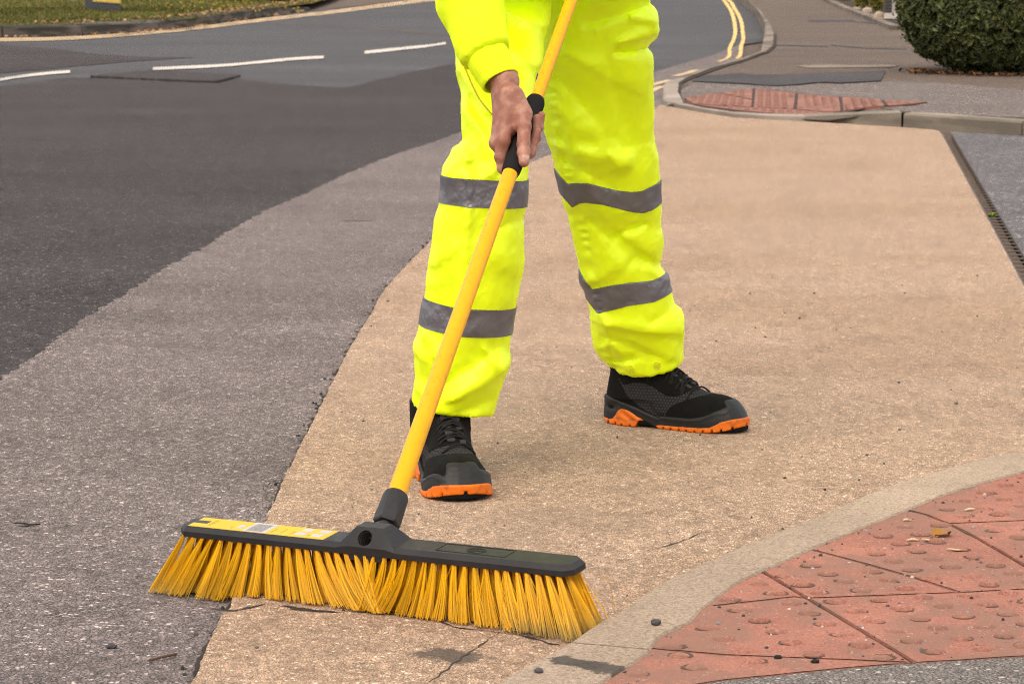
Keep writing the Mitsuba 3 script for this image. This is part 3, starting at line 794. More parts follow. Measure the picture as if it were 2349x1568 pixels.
# sign on the verge, cut by the top of the picture
bs('mat_sign_black', prin((0.022, 0.021, 0.022), 0.5, 0.4))
bs('mat_sign_yellow', prin((0.62, 0.42, 0.07), 0.5, 0.4))
bs('mat_sign_grey', prin((0.22, 0.21, 0.21), 0.6, 0.4))
a, b, c = P(198, 22.5, V0), P(276, 29, V0), P(176, 16.5, V0)
a[2] = b[2] = c[2] = V0 - 0.02
dback = c - a
up = np.array([0, 0, 1.7])
add('verge_sign', hull([a, b, a + dback * 0.16, b + dback * 0.16, a + up, b + up, a + dback * 0.16 + up, b + dback * 0.16 + up]), 'mat_sign_black', label='black monolith sign with yellow panel standing on the grass verge', cat='sign')
e = (b - a) / np.linalg.norm(b - a)
nf = np.cross(e, [0, 0, 1.0])
if nf[1] > 0:
    nf = -nf
L = np.linalg.norm(b - a)
q0, q1 = a + e * L * 0.24, a + e * L * 1.02
z0 = 0.15
add('verge_sign__yellow_panel', hull([p + nf * w + [0, 0, z] for p in (q0, q1) for w in (0.0, 0.02) for z in (z0, 1.55)]), 'mat_sign_yellow')
add('verge_sign__post', hull([c + [dx, dy, z] for dx in (-0.09, -0.01) for dy in (-0.03, 0.05) for z in (0.12, 1.7)]), 'mat_sign_grey')

def leaf_cloud(centres, normals, ln, wd, cols, rng, spread=0.9):
    """Small folded leaves (four triangles each) facing roughly along normals."""
    n = len(centres)
    d = normals + rng.normal(0, spread, (n, 3))
    d /= np.linalg.norm(d, axis=1, keepdims=True)
    u = np.cross(d, rng.normal(0, 1, (n, 3)))
    u /= np.linalg.norm(u, axis=1, keepdims=True)
    w = np.cross(d, u)
    l, k = (ln * rng.uniform(0.6, 1.35, n))[:, None], (wd * rng.uniform(0.6, 1.3, n))[:, None]
    v = np.stack([centres - u * l, centres - w * k + d * k * 0.35, centres + u * l - d * l * 0.25, centres + w * k + d * k * 0.35], 1)
    base = np.arange(n)[:, None] * 4
    f = np.concatenate([base + [0, 1, 2], base + [0, 2, 3]], 1).reshape(-1, 3)
    return tm(v.reshape(-1, 3), f), np.repeat(cols, 4, 0)

# clipped hedge bush
rng = np.random.default_rng(21)
HZ = PW(2330, 203)[2]
HC = Wp(2322, 40, 21.6)
gc = PW(2322, 196)
HC[2] = max(HC[2], HZ + 0.5)
RX, RZ = (2322 - 2064) / D / 3000 * 21.6, HC[2] - HZ + 0.005
def bush_r(dirs):
    return 1 + 0.10 * (meshkit.fbm(dirs * 3.0 + 5, 3, 2) - 0.5) + 0.05 * (meshkit.noise(dirs * 9 + 1, 4) - 0.5)
N = 110000
dirs = rng.normal(0, 1, (N, 3))
dirs /= np.linalg.norm(dirs, axis=1, keepdims=True)
clump = meshkit.fbm(dirs * 15, 2, 9)
depth = rng.random(N) ** 1.6
keep = (dirs[:, 1] < 0.35) & (clump > 0.40 + 0.14 * rng.random(N) * (1 - depth))
dirs, depth, clump = dirs[keep], depth[keep], clump[keep]
r = bush_r(dirs) * (1.0 + 0.035 * (clump - 0.5) * 2 - 0.13 * depth + (rng.random(len(dirs)) < 0.03) * 0.06 * rng.random(len(dirs)))
flat = np.sign(dirs[:, 2]) * np.abs(dirs[:, 2]) ** 0.85
cen = HC + np.c_[dirs[:, 0] * RX, dirs[:, 1] * RX, flat * RZ] * r[:, None]
base = np.array([(0.058, 0.070, 0.020), (0.042, 0.052, 0.015), (0.085, 0.10, 0.028), (0.13, 0.145, 0.042), (0.034, 0.040, 0.012), (0.07, 0.062, 0.02)])
cols = base[rng.choice(6, len(cen), p=[.26, .22, .20, .15, .11, .06])] * (0.72 + 0.5 * clump)[:, None]
ok = cen[:, 2] > HZ + 0.004
m, c = leaf_cloud(cen[ok], dirs[ok], 0.030, 0.0125, cols[ok], rng, 0.75)
add('hedge_bush__crown', m, 'mat_leaf', color=c)
core = trimesh.creation.icosphere(4, 1.0)
dv = core.vertices / np.linalg.norm(core.vertices, axis=1, keepdims=True)
core.vertices = HC + np.c_[dv[:, 0] * RX, dv[:, 1] * RX, np.sign(dv[:, 2]) * np.abs(dv[:, 2]) ** 0.85 * RZ] * (bush_r(dv) * 0.87)[:, None]
bs('mat_twigs', prin((0.020, 0.017, 0.008), 0.95, 0.1))
add('hedge_bush__twigs', core, 'mat_twigs', smooth=True)
add('hedge_bush__trunk', tube([HC - [0, 0, RZ + 0.02], HC], [0.08, 0.05]), 'mat_twigs')
tag('hedge_bush', 'dark green clipped rounded hedge bush beside the footway', 'bush')
lf = []
nl = 340
for i in range(nl):
    a = math.pi * (1.0 + 0.7 * rng.random() ** 1.5)
    rr = RX * rng.normal(0.80, 0.10)
    x, y = HC[0] + rr * math.cos(a), HC[1] + rr * math.sin(a) * 0.95
    b = rng.uniform(0, 6.28)
    u, w = np.array([math.cos(b), math.sin(b), rng.normal(0, 0.4)]) * 0.020, np.array([-math.sin(b), math.cos(b), rng.normal(0, 0.4)]) * 0.014
    cc = np.array([x, y, z_walk(x, y) + 0.012 + 0.01 * rng.random()])
    lf.append(tm([cc - u, cc - w, cc + u, cc + w], [[0, 1, 2], [0, 2, 3]]))
lc = np.repeat(np.array([(0.12, 0.06, 0.028), (0.08, 0.048, 0.027), (0.20, 0.09, 0.034), (0.055, 0.038, 0.025)])[rng.integers(0, 4, nl)], 4, 0)
add('hedge_leaf_litter', cat_m(lf), 'mat_vcol', color=lc, kind='stuff', label='brown and orange dead leaves gathered under the hedge bush', cat='leaf litter')

# planting bed, shrubs, stones and fence at the far right
bed = [(1896, -3), (1946, 19), (2003, 41), (2066, 66), (2300, 110), (2300, -60), (1890, -60)]
add('planting_bed', walk_sheet(bed, 0.012), 'mat_soil', kind='structure', label='brown planting bed beyond the footway')
EDG = [(1880, -8), (1901, 1), (1947, 22), (2004, 44), (2066, 69)]
for i, (a, b) in enumerate(zip(EDG[:-1], EDG[1:])):
    p, q = PW(*a), PW(*b)
    t = (q - p)[:2] / np.linalg.norm((q - p)[:2])
    n = np.array([t[1], -t[0]])
    add('planting_bed__edging', hull([[*(w[:2] + t * s + n * o), w[2] + z] for w, s in ((p, 0.01), (q, -0.01)) for o in (0, 0.1) for z in (-0.02, 0.045)]), 'mat_kerb_far')
def shrub(x0, x1, yb, hgt, cols, n, label, seed):
    rng = np.random.default_rng(seed)
    c = PW((x0 + x1) / 2, yb)
    zc = c[1] * CT + 0.1
    rx = (x1 - x0) / 2 / D / F_PX * zc
    d = rng.normal(0, 1, (n, 3))
    d /= np.linalg.norm(d, axis=1, keepdims=True)
    rad = rng.random(n) ** 0.35 * (0.75 + 0.5 * meshkit.fbm(d * 4 + seed, 2, seed))
    cen = c + [0, rx * 0.5, hgt * 0.5] + d * rad[:, None] * [rx, rx, hgt * 0.52]
    ok = cen[:, 2] > c[2]
    cc = np.array(cols)[rng.integers(0, len(cols), n)] * rng.uniform(0.7, 1.3, (n, 1))
    m, cl = leaf_cloud(cen[ok], d[ok], 0.05, 0.018, cc[ok], rng, 0.8)
    k = add('shrub', m, 'mat_leaf', color=cl)
    del scene[k]
    base = k
    scene[base + '__foliage'] = mikit.ply(m, 'mat_leaf', color=cl)
    for j in range(3):
        scene[base + '__stem' + (f'_{j:03d}' if j else '')] = mikit.ply(tube([c + [0.03 * j, rx * 0.5, -0.02], c + [0.06 * (j - 1), rx * 0.5, hgt * 0.6]], [0.014, 0.006], 6), 'mat_twigs')
    scene.pop(k, None)
    labels[base] = {'label': label, 'category': 'shrub'}
    scene_keys.append(base)
scene_keys = []
def shrub_key():
    n = 0
    while f'shrub_{n:03d}' in labels or (n == 0 and 'shrub' in labels):
        n += 1
    return 'shrub' if n == 0 else f'shrub_{n:03d}'
_add = add
def add(key, *a, **k):
    if key == 'shrub':
        key = shrub_key()
    return _add(key, *a, **k)
yel = [(0.20, 0.17, 0.03), (0.13, 0.13, 0.025), (0.28, 0.22, 0.04), (0.07, 0.08, 0.02)]
shrub(1958, 1996, 18, 0.55, yel, 2600, 'yellow green shrub farther from the dark fence behind the pale stones', 31)
shrub(1996, 2030, 27, 0.65, yel, 2600, 'yellow green shrub right beside the dark fence', 32)
shrub(1918, 1956, 2, 0.5, [(0.05, 0.05, 0.02), (0.08, 0.06, 0.02), (0.03, 0.03, 0.012)], 2200, 'dark low shrub at the top edge past the stones', 33)
drk = [(0.045, 0.05, 0.018), (0.065, 0.065, 0.02), (0.09, 0.08, 0.03)]
def shrub_far(x0, x1, yb, h, label, seed):
    global z_walk
    old = z_walk
    z_walk = lambda x, y: V0 + 0 * x
    shrub(x0, x1, yb, h, drk, 4200, label, seed)
    z_walk = old
shrub_far(490, 600, 3, 0.8, 'dark green low shrub at the top edge behind the verge grass', 34)
shrub_far(590, 690, 5, 0.8, 'dark green low shrub at the far end of the verge kerb', 35)
def rock(xd, yd, wd, hd, seed, label):
    c = PW(xd, yd)
    zc = c[1] * CT
    rx, rz = wd / 2 / D / F_PX * zc, hd / 2 / D / F_PX * zc
    m = trimesh.creation.icosphere(3, 1.0)
    v = m.vertices
    v = v * (0.8 + 0.5 * meshkit.fbm(v * 1.6 + seed, 3, seed))[:, None]
    v = np.sign(v) * np.abs(v) ** 0.85
    m.vertices = c + [0, rx * 0.5, rz * 0.9] + v * [rx, rx * 0.8, rz]
    _add('garden_stone', m, 'mat_stone', smooth=40, label=label, cat='stone')
rock(2016, 51, 24, 25, 3, 'pale rough garden stone against the white plinth below the fence')
rock(1990, 33, 22, 17, 5, 'pale rough garden stone in the middle of the bed edge')
rock(1966, 24, 20, 8, 7, 'low pale garden stone farthest from the fence')
rock(1999, 40, 12, 8, 8, 'small pale garden stone between the two bigger stones')
# fence on a white plinth
fa, fb = PW(2029, 52), PW(2150, 53)
t = (fb - fa)[:2] / np.linalg.norm((fb - fa)[:2])
def fbx(s0, s1, d0, d1, z0, z1):
    n = np.array([-t[1], t[0]])
    return hull([[*(fa[:2] + t * s + n * d), fa[2] + z] for s in (s0, s1) for d in (d0, d1) for z in (z0, z1)])
kf = 40.0 / F_PX / D
Lf = np.linalg.norm((fb - fa)[:2])
bs('mat_fence_dark', prin((0.035, 0.032, 0.034), 0.6, 0.3))
bs('mat_fence_post', prin((0.38, 0.34, 0.31), 0.6, 0.3))
_add('slat_fence__plinth', fbx(0, Lf, -0.03, 0.10, 8 * kf, 19 * kf), 'mat_white_block')
_add('slat_fence__base', fbx(0, Lf, 0.0, 0.08, -0.02, 8 * kf), 'mat_sign_grey')
for i in range(12):
    z = 20 * kf + i * 6.2 * kf
    _add('slat_fence__slat', fbx(0, Lf, 0.02, 0.04, z, z + 4.9 * kf), 'mat_fence_dark')
for x in (15.5, 60):
    _add('slat_fence__post', fbx(x * kf, (x + 7) * kf, -0.015, 0.018, 19 * kf, 20 * kf + 75 * kf), 'mat_fence_post')
tag('slat_fence', 'dark slat fence with pale post on a white plinth beside the hedge', 'fence')
add = _add

# small debris lying about
rng = np.random.default_rng(77)
def pebble(r, seed):
    m = trimesh.creation.icosphere(2, 1.0)
    v = m.vertices * (0.75 + 0.55 * meshkit.noise(m.vertices * 1.9 + seed * 3.1, seed))[:, None]
    m.vertices = v * r * np.array([1, rng.uniform(0.7, 1.2), 0.62])
    return m
def drop(m, xd, yd, z):
    m.apply_translation(P(xd, yd, z) - [0, 0, m.bounds[0][2] + 0.001])
    return m
add('loose_stone', drop(pebble(0.007, 3), 1505, 1431, Z_KERB), 'mat_pebble', smooth=35, label='dark angular stone chip lying on the pale kerb', cat='stone')
add('loose_stone', drop(pebble(0.006, 5), 1236, 1541, Z_KERB), 'mat_pebble', smooth=35, label='dark stone chip on the kerb below the tar smear', cat='stone')
add('loose_stone', drop(pebble(0.007, 8), 257, 1485, Z_APRON), 'mat_pebble', smooth=35, label='dark stone chip on the apron left of the slab corner', cat='stone')
bs('mat_twig', prin((0.10, 0.06, 0.035), 0.9, 0.2))
bs('mat_black_bit', prin((0.02, 0.018, 0.017), 0.8, 0.3))
tw = [P(341, 1513, Z_APRON + 0.003), P(370, 1506, Z_APRON + 0.005), P(404, 1498, Z_APRON + 0.003)]
add('twig', tube(spline(tw, 8), 0.0018, 6), 'mat_twig', label='thin brown twig lying on the grey apron', cat='twig')
def flake(xd, yd, z, l, w, a, seed):
    g = np.linspace(-1, 1, 7)
    v, f = [], []
    for i, s in enumerate(g):
        hw = w * (1 - s * s * 0.8) * (0.8 + 0.4 * meshkit.noise(np.array([[s * 3, seed, 0]]))[0])
        for q in (-1, 0, 1):
            v.append((s * l, q * hw, 0.35 * w * abs(q) + 0.2 * w * math.sin(s * 3 + seed) + 0.003))
    for i in range(6):
        for q in (0, 1):
            p = i * 3 + q
            f += [[p, p + 1, p + 4], [p, p + 4, p + 3]]
    m = tm(v, f)
    m.apply_transform(trimesh.transformations.rotation_matrix(a, (0, 0, 1)))
    m.apply_translation(P(xd, yd, z))
    return m
bs('mat_dry_leaf', prin((0.33, 0.15, 0.03), 0.7, 0.3))
bs('mat_pale_leaf', prin((0.62, 0.48, 0.30), 0.8, 0.2))
add('dry_leaf', flake(2160, 1229, ZT, 0.017, 0.016, 0.6, 1), 'mat_dry_leaf', smooth=True, label='curled brown dry leaf on the red tiles', cat='leaf')
for (x, y, l, a, lab) in ((2094, 1241, 0.011, 0.1, 'pale leaf scrap left of the curled brown leaf'), (2134, 1242, 0.014, -0.3, 'pale crumbled leaf scrap just below the curled brown leaf'), (2190, 1264, 0.013, -0.2, 'pale crumbled leaf scrap lower right of the curled brown leaf'), (2082, 1195, 0.009, 0.5, 'pale leaf scrap near the kerb above the brown leaf'),
                          (2225, 1171, 0.011, 0.3, 'pale straw scrap above and right of the brown leaf')):
    add('leaf_scrap', flake(x, y, ZT, l, 0.004, a, x), 'mat_pale_leaf', smooth=True, label=lab, cat='leaf scrap')
add('black_leaf', flake(62, 1206, Z_APRON, 0.024, 0.006, -0.2, 4), 'mat_black_bit', smooth=True, label='black shrivelled leaf on the apron at the left', cat='leaf')
for i, (x, y) in enumerate(((1785, 1509), (1870, 1519))):
    add('debris', drop(pebble(0.0052, 20 + i), x, y, ZT), 'mat_black_bit', smooth=35, label=('black crumb' if i == 0 else 'second black crumb to the right') + ' on the bottom red tile', cat='debris')
# grit: crumbs strewn over slab, kerb and tiles
gr, gc_ = [], []
def in_poly(pg, n):
    x0, y0, x1, y1 = pg.bounds
    out = []
    while len(out) < n:
        q = (rng.uniform(x0, x1), rng.uniform(y0, min(y1, 9)))
        if pg.contains(sg.Point(q)):
            out.append(q)
    return out
ico = trimesh.creation.icosphere(1, 1.0)
def crumbs(q, z, lo, hi, cols):
    for x, y in q:
        r = lo + (hi - lo) * rng.random() ** 4
        m = ico.copy()
        m.vertices = m.vertices * r * rng.uniform(0.6, 1.25, 3) + [x, y, z + r * 0.35]
        gr.append(m)
        gc_.append(np.repeat(np.array(cols)[rng.integers(0, len(cols), 1)] * rng.uniform(0.7, 1.3), len(m.vertices), 0))
dk = [(0.04, 0.038, 0.038), (0.07, 0.065, 0.065), (0.13, 0.12, 0.12)]
crumbs(in_poly(poly(slab_pts), 360), Z_SLAB, 0.0009, 0.0036, dk)
tp = poly(P2([(1500, 1490), (1700, 1335), (2078, 1168), (2600, 1040), (2600, 1480), (2098, 1518)], ZT))
crumbs(in_poly(tp, 560), ZT, 0.0008, 0.0032, dk + [(0.5, 0.42, 0.36), (0.25, 0.23, 0.23)])
kl = [k_bot[i] + rng.normal(0, 0.012, 2) for i in rng.uniform(20, 149, 200).astype(int) for _ in (0, 1)]
kl = [(a[0] + rng.normal(0, 0.02), a[1] + rng.normal(0, 0.01)) for a in kl]
crumbs(kl, ZT - 0.001, 0.0008, 0.0032, dk)
for i in range(8):   # grit lodged against blisters
    pass
ed = sl_r[rng.uniform(0, len(sl_r) * 0.7, 420).astype(int)] + rng.normal(0, 0.012, (420, 2)) - [0.012, 0]
crumbs(ed, Z_APRON, 0.0010, 0.0042, dk)
add('grit', cat_m(gr), 'mat_vcol', color=np.vstack(gc_), kind='stuff', label='dark grit and crumbs strewn over slab, kerb and tiles', cat='grit')
# ------------------------------------------------------------------ broom
P0, P1 = Wp(888, 1195, 4.475), Wp(1172, 392, 4.95)
PD = (P1 - P0) / np.linalg.norm(P1 - P0)
PL = np.linalg.norm(P1 - P0)
def pole(t):
    return P0 + (P1 - P0) * t
def pole_at(yd):
    """Pole parameter whose image height is yd (bisection on a straight 3D line)."""
    lo, hi = -0.3, 3.0
    for _ in range(50):
        m = (lo + hi) / 2
        p = pole(m) - [0, 0, CAM_H]
        zc, v = p[1] * CT - p[2] * ST, -p[1] * ST - p[2] * CT
        y = (v / zc * F_PX + 341.5) * D
        lo, hi = (m, hi) if y > yd else (lo, m)
    return lo
def plastic(name, base, rough, spec, scratch=0.15):
    def col(p, n, uv):
        l = fbm(p.x * 40, p.y * 40, p.z * 40, 4)
        return C3(base) * (1 + scratch * 2 * (l - 0.5)) * (1 - 0.10 * smoothstep(0.68, 0.85, noise(p.x * 260, p.y * 260, p.z * 60)))
    def rg(p, n, uv):
        return mi.Float(rough) + 0.25 * (fbm(p.x * 90, p.y * 60, p.z * 90, 3) - 0.5)
    d = prin(proc(col), rough, spec)
    d['bsdf']['roughness'] = proc(rg)
    return bs(name, d)
plastic('mat_pole', (0.90, 0.44, 0.002), 0.34, 0.32, 0.06)
plastic('mat_black_plastic', (0.021, 0.020, 0.021), 0.5, 0.42, 0.35)
bs('mat_foam', prin((0.014, 0.013, 0.014), 0.9, 0.25, bump=(proc(lambda p, n, uv: noise(p.x * 900, p.y * 900, p.z * 900)), 0.0004)))
t_lo, t_hi = pole_at(397), pole_at(228)
t_sock = pole_at(1132)
add('broom__handle', tube([pole(t) for t in np.linspace(t_sock - 0.02, t_lo + 0.02, 12)], np.linspace(0.0146, 0.0125, 12), 40), 'mat_pole', smooth=40)
add('broom__handle', tube([pole(t) for t in np.linspace(t_hi - 0.03, 2.12, 10)], 0.0106, 36), 'mat_pole', smooth=40)
gt = np.linspace(t_lo, t_hi, 30)
gr_ = np.full(30, 0.0158)
gr_[:4] = [0.0142, 0.0155, 0.0160, 0.0161]
gr_[-6:] = [0.0159, 0.0162, 0.0166, 0.0168, 0.0162, 0.0142]
add('broom__grip', tube([pole(t) for t in gt], gr_, 36), 'mat_foam', smooth=50)
# head frame
HL, HR = Wp(428, 1193, 4.565), Wp(1330, 1287, 4.225)
HC_ = (HL + HR) / 2
E1 = (HR - HL) / np.linalg.norm(HR - HL)
back = np.cross([0, 0, 1], E1)
back /= np.linalg.norm(back)
E3 = np.cross(E1, back)
tl = math.radians(-7)
E2 = back * math.cos(tl) - E3 * math.sin(tl)
E3 = np.cross(E1, E2)
HLEN = np.linalg.norm(HR - HL)
HM = np.eye(4)
HM[:3, 0], HM[:3, 1], HM[:3, 2], HM[:3, 3] = E1, E2, E3, HC_ - E3 * 0.0148
def Hh(m):
    m = m.copy()
    m.apply_transform(HM)
    return m
L2 = HLEN / 2
def prof(x, s):
    return [[x, -0.029 * s, 0.0], [x, 0.029 * s, 0.0], [x, 0.029 * s, 0.014], [x, -0.029 * s, 0.014], [x, -0.0225 * s, 0.0235], [x, 0.0225 * s, 0.0235]]
def to_man(m):
    return m3.Manifold(m3.Mesh(np.asarray(m.vertices, np.float32), np.asarray(m.faces, np.uint32)))
body = hull([[x, y * 0.029, z] for x, y in ((-L2, -0.55), (-L2, 0.55), (L2, -0.55), (L2, 0.55), (-L2 + 0.014, -1), (-L2 + 0.014, 1), (L2 - 0.014, -1), (L2 - 0.014, 1)) for z in (0, 0.0005, 0.0082)]
            + [[x, y * 0.0225, 0.0152] for x, y in ((-L2 + 0.006, -0.55), (-L2 + 0.006, 0.55), (L2 - 0.006, -0.55), (L2 - 0.006, 0.55), (-L2 + 0.016, -1), (-L2 + 0.016, 1), (L2 - 0.016, -1), (L2 - 0.016, 1))])
boss = hull([[s * 0.052, y, 0.0] for s in (-1, 1) for y in (-0.029, 0.029)] + [[s * 0.052, y, 0.0084] for s in (-1, 1) for y in (-0.0292, 0.0292)] + [[s * 0.023, y, 0.0385] for s in (-1, 1) for y in (-0.012, 0.012)] + [[s * 0.033, y * 1.02, 0.0125] for s in (-1, 1) for y in (-0.0292, 0.0292)])
ledge = box(0, -0.004, -0.004, 0.062, 0.046, 0.010)
man = to_man(body) + to_man(boss) + to_man(ledge)
bxo = -0.004
def hole(sgn, r0, r1, d0, d1):
    """Cylinder along the tilted socket axis."""
    ax = np.array([0, sgn * math.sin(math.radians(50)), math.cos(math.radians(50))])
    c = np.array([bxo, sgn * 0.021, 0.0240])
    return tube([c + ax * d0, c + ax * d1], [r0, r1], 36)
man = man - to_man(hole(-1, 0.0120, 0.0120, -0.034, 0.02))
mm = man.to_mesh()
add('broom__head', Hh(tm(mm.vert_properties[:, :3], mm.tri_verts)), 'mat_black_plastic', smooth=24, label='black plastic broom head with chamfered edges and a threaded socket')
th = []
ax = np.array([0, -math.sin(math.radians(50)), math.cos(math.radians(50))])
c0 = np.array([bxo, -0.021, 0.0240])
u1, u2 = np.array([1.0, 0, 0]), np.cross(ax, [1.0, 0, 0])
hx = [c0 + ax * (-0.028 + 0.0055 * a / (2 * math.pi)) + 0.0121 * (math.cos(a) * u1 + math.sin(a) * u2) for a in np.linspace(0, 2 * math.pi * 4.6, 170)]
add('broom__head__thread', Hh(tube(hx, 0.0010, 6)), 'mat_black_plastic', smooth=True)
# socket: hexagonal adapter round the handle, with its neck
sk0, sk1 = pole_at(1203), pole_at(1135)
def along(t0, t1, r0, r1, n):
    return tube([pole(t0), pole(t1)], [r0, r1], n)
hexm = hull(np.vstack([along(sk0 + 0.004, sk1 - 0.004, 0.0212, 0.0196, 6).vertices, along(sk0, sk1, 0.0192, 0.0180, 6).vertices, along(sk1 - 0.006, sk1, 0.0186, 0.0182, 24).vertices]))
add('broom__socket', hexm, 'mat_black_plastic', label='black hexagonal socket joining handle and head')
loc = HC_ + E3 * 0.012 + E2 * 0.004 + E1 * bxo
add('broom__socket__neck', tube([loc, pole(sk0 - 0.005), pole(sk0 + 0.02)], [0.0125, 0.0115, 0.0115], 24), 'mat_black_plastic', smooth=40)
# printed label stuck on the left half
bs('mat_label', prin((0.68, 0.43, 0.018), 0.5, 0.4))
bs('mat_label_white', prin((0.50, 0.47, 0.44), 0.5, 0.4))
bs('mat_label_print', prin((0.30, 0.20, 0.02), 0.6, 0.3))
bs('mat_label_grey', prin((0.33, 0.31, 0.31), 0.6, 0.3))
bs('mat_label_dark', prin((0.055, 0.052, 0.055), 0.55, 0.4))
x0, x1 = -L2 + 0.018, -0.078
def top_box(xa, xb, ya, yb, z, th_=0.0004):
    return box((xa + xb) / 2, (ya + yb) / 2, 0.0152 + z + th_ / 2, xb - xa, yb - ya, th_)
yl = 0.0212
add('broom__head__label', Hh(cat_m([top_box(x0, x1, -yl, yl, 0.0001), hull([[x, -yl, 0.0156] for x in (x0, x1)] + [[x, -yl, 0.0153] for x in (x0, x1)] + [[x, -yl - 0.0035, 0.0113] for x in (x0, x1)] + [[x, -yl - 0.003, 0.0110] for x in (x0, x1)])])), 'mat_label', label='yellow printed label on the left half of the head')
LLn = x1 - x0
fx = lambda t: x0 + LLn * t
add('broom__head__label_notch', Hh(top_box(fx(-0.004), fx(0.10), -0.006, 0.006, 0.0005)), 'mat_label_dark')
add('broom__head__barcode', Hh(cat_m([top_box(fx(0.40), fx(0.57), -yl, yl, 0.0005)])), 'mat_label_white', label='white panel with a barcode on the label')
rng = np.random.default_rng(4)
bars, x = [], fx(0.425)
while x < fx(0.545):
    w = rng.choice([0.0006, 0.0009, 0.0014])
    bars.append(top_box(x, x + w, -yl * 0.85, yl * 0.7, 0.0009))
    x += w + rng.choice([0.0007, 0.0011])
add('broom__head__barcode_bars', Hh(cat_m(bars)), 'mat_label_grey', kind='stuff')
for tx, ty in ((0.81, 0.010), (0.93, 0.011), (0.80, -0.008), (0.92, -0.0075)):
    add('broom__head__pictogram', Hh(top_box(fx(tx - 0.037), fx(tx + 0.037), ty - 0.0065, ty + 0.0065, 0.0005)), 'mat_label_white')
add('broom__head__pictogram', Hh(top_box(fx(0.335), fx(0.375), -0.012, 0.004, 0.0005)), 'mat_label_white')
pr = [top_box(fx(t), fx(t) + 0.0007, ya, yb, 0.0005) for t, ya, yb in ((0.125, -0.014, 0.016), (0.14, -0.014, 0.012), (0.60, -0.016, 0.004), (0.665, -0.014, 0.006), (0.74, -0.015, 0.0), (0.30, -0.016, -0.006), (0.865, -0.015, -0.006))]
add('broom__head__fine_print', Hh(cat_m(pr)), 'mat_label_print', kind='stuff')
# moulded panel on the right half
em = []
xa, xb, ya, yb = 0.112, 0.228, -0.016, 0.017
for q in ((xa, xa + 0.0012, ya, yb), (xb - 0.0012, xb, ya, yb), (xa, xb, yb - 0.0012, yb), (xa, xb, ya, ya + 0.0012)):
    em.append(top_box(*q, 0.0, 0.0009))
add('broom__head__moulded_frame', Hh(cat_m(em)), 'mat_black_plastic')
an = np.linspace(0, 2 * math.pi, 25)
ov = [tube(np.c_[0.172 + 0.016 * math.cos(0.3) * np.cos(an) * k, 0.0 + 0.010 * np.sin(an) * k, np.full(25, 0.0157)], 0.0007, 5, False) for k in (1.0, 0.78)]
for i in range(7):
    ov.append(top_box(0.160 + i * 0.0034, 0.1615 + i * 0.0034, -0.004 + 0.001 * (i % 2), 0.004 - 0.0015 * (i % 3), 0.0, 0.0009))
add('broom__head__moulded_emblem', Hh(cat_m(ov)), 'mat_black_plastic')
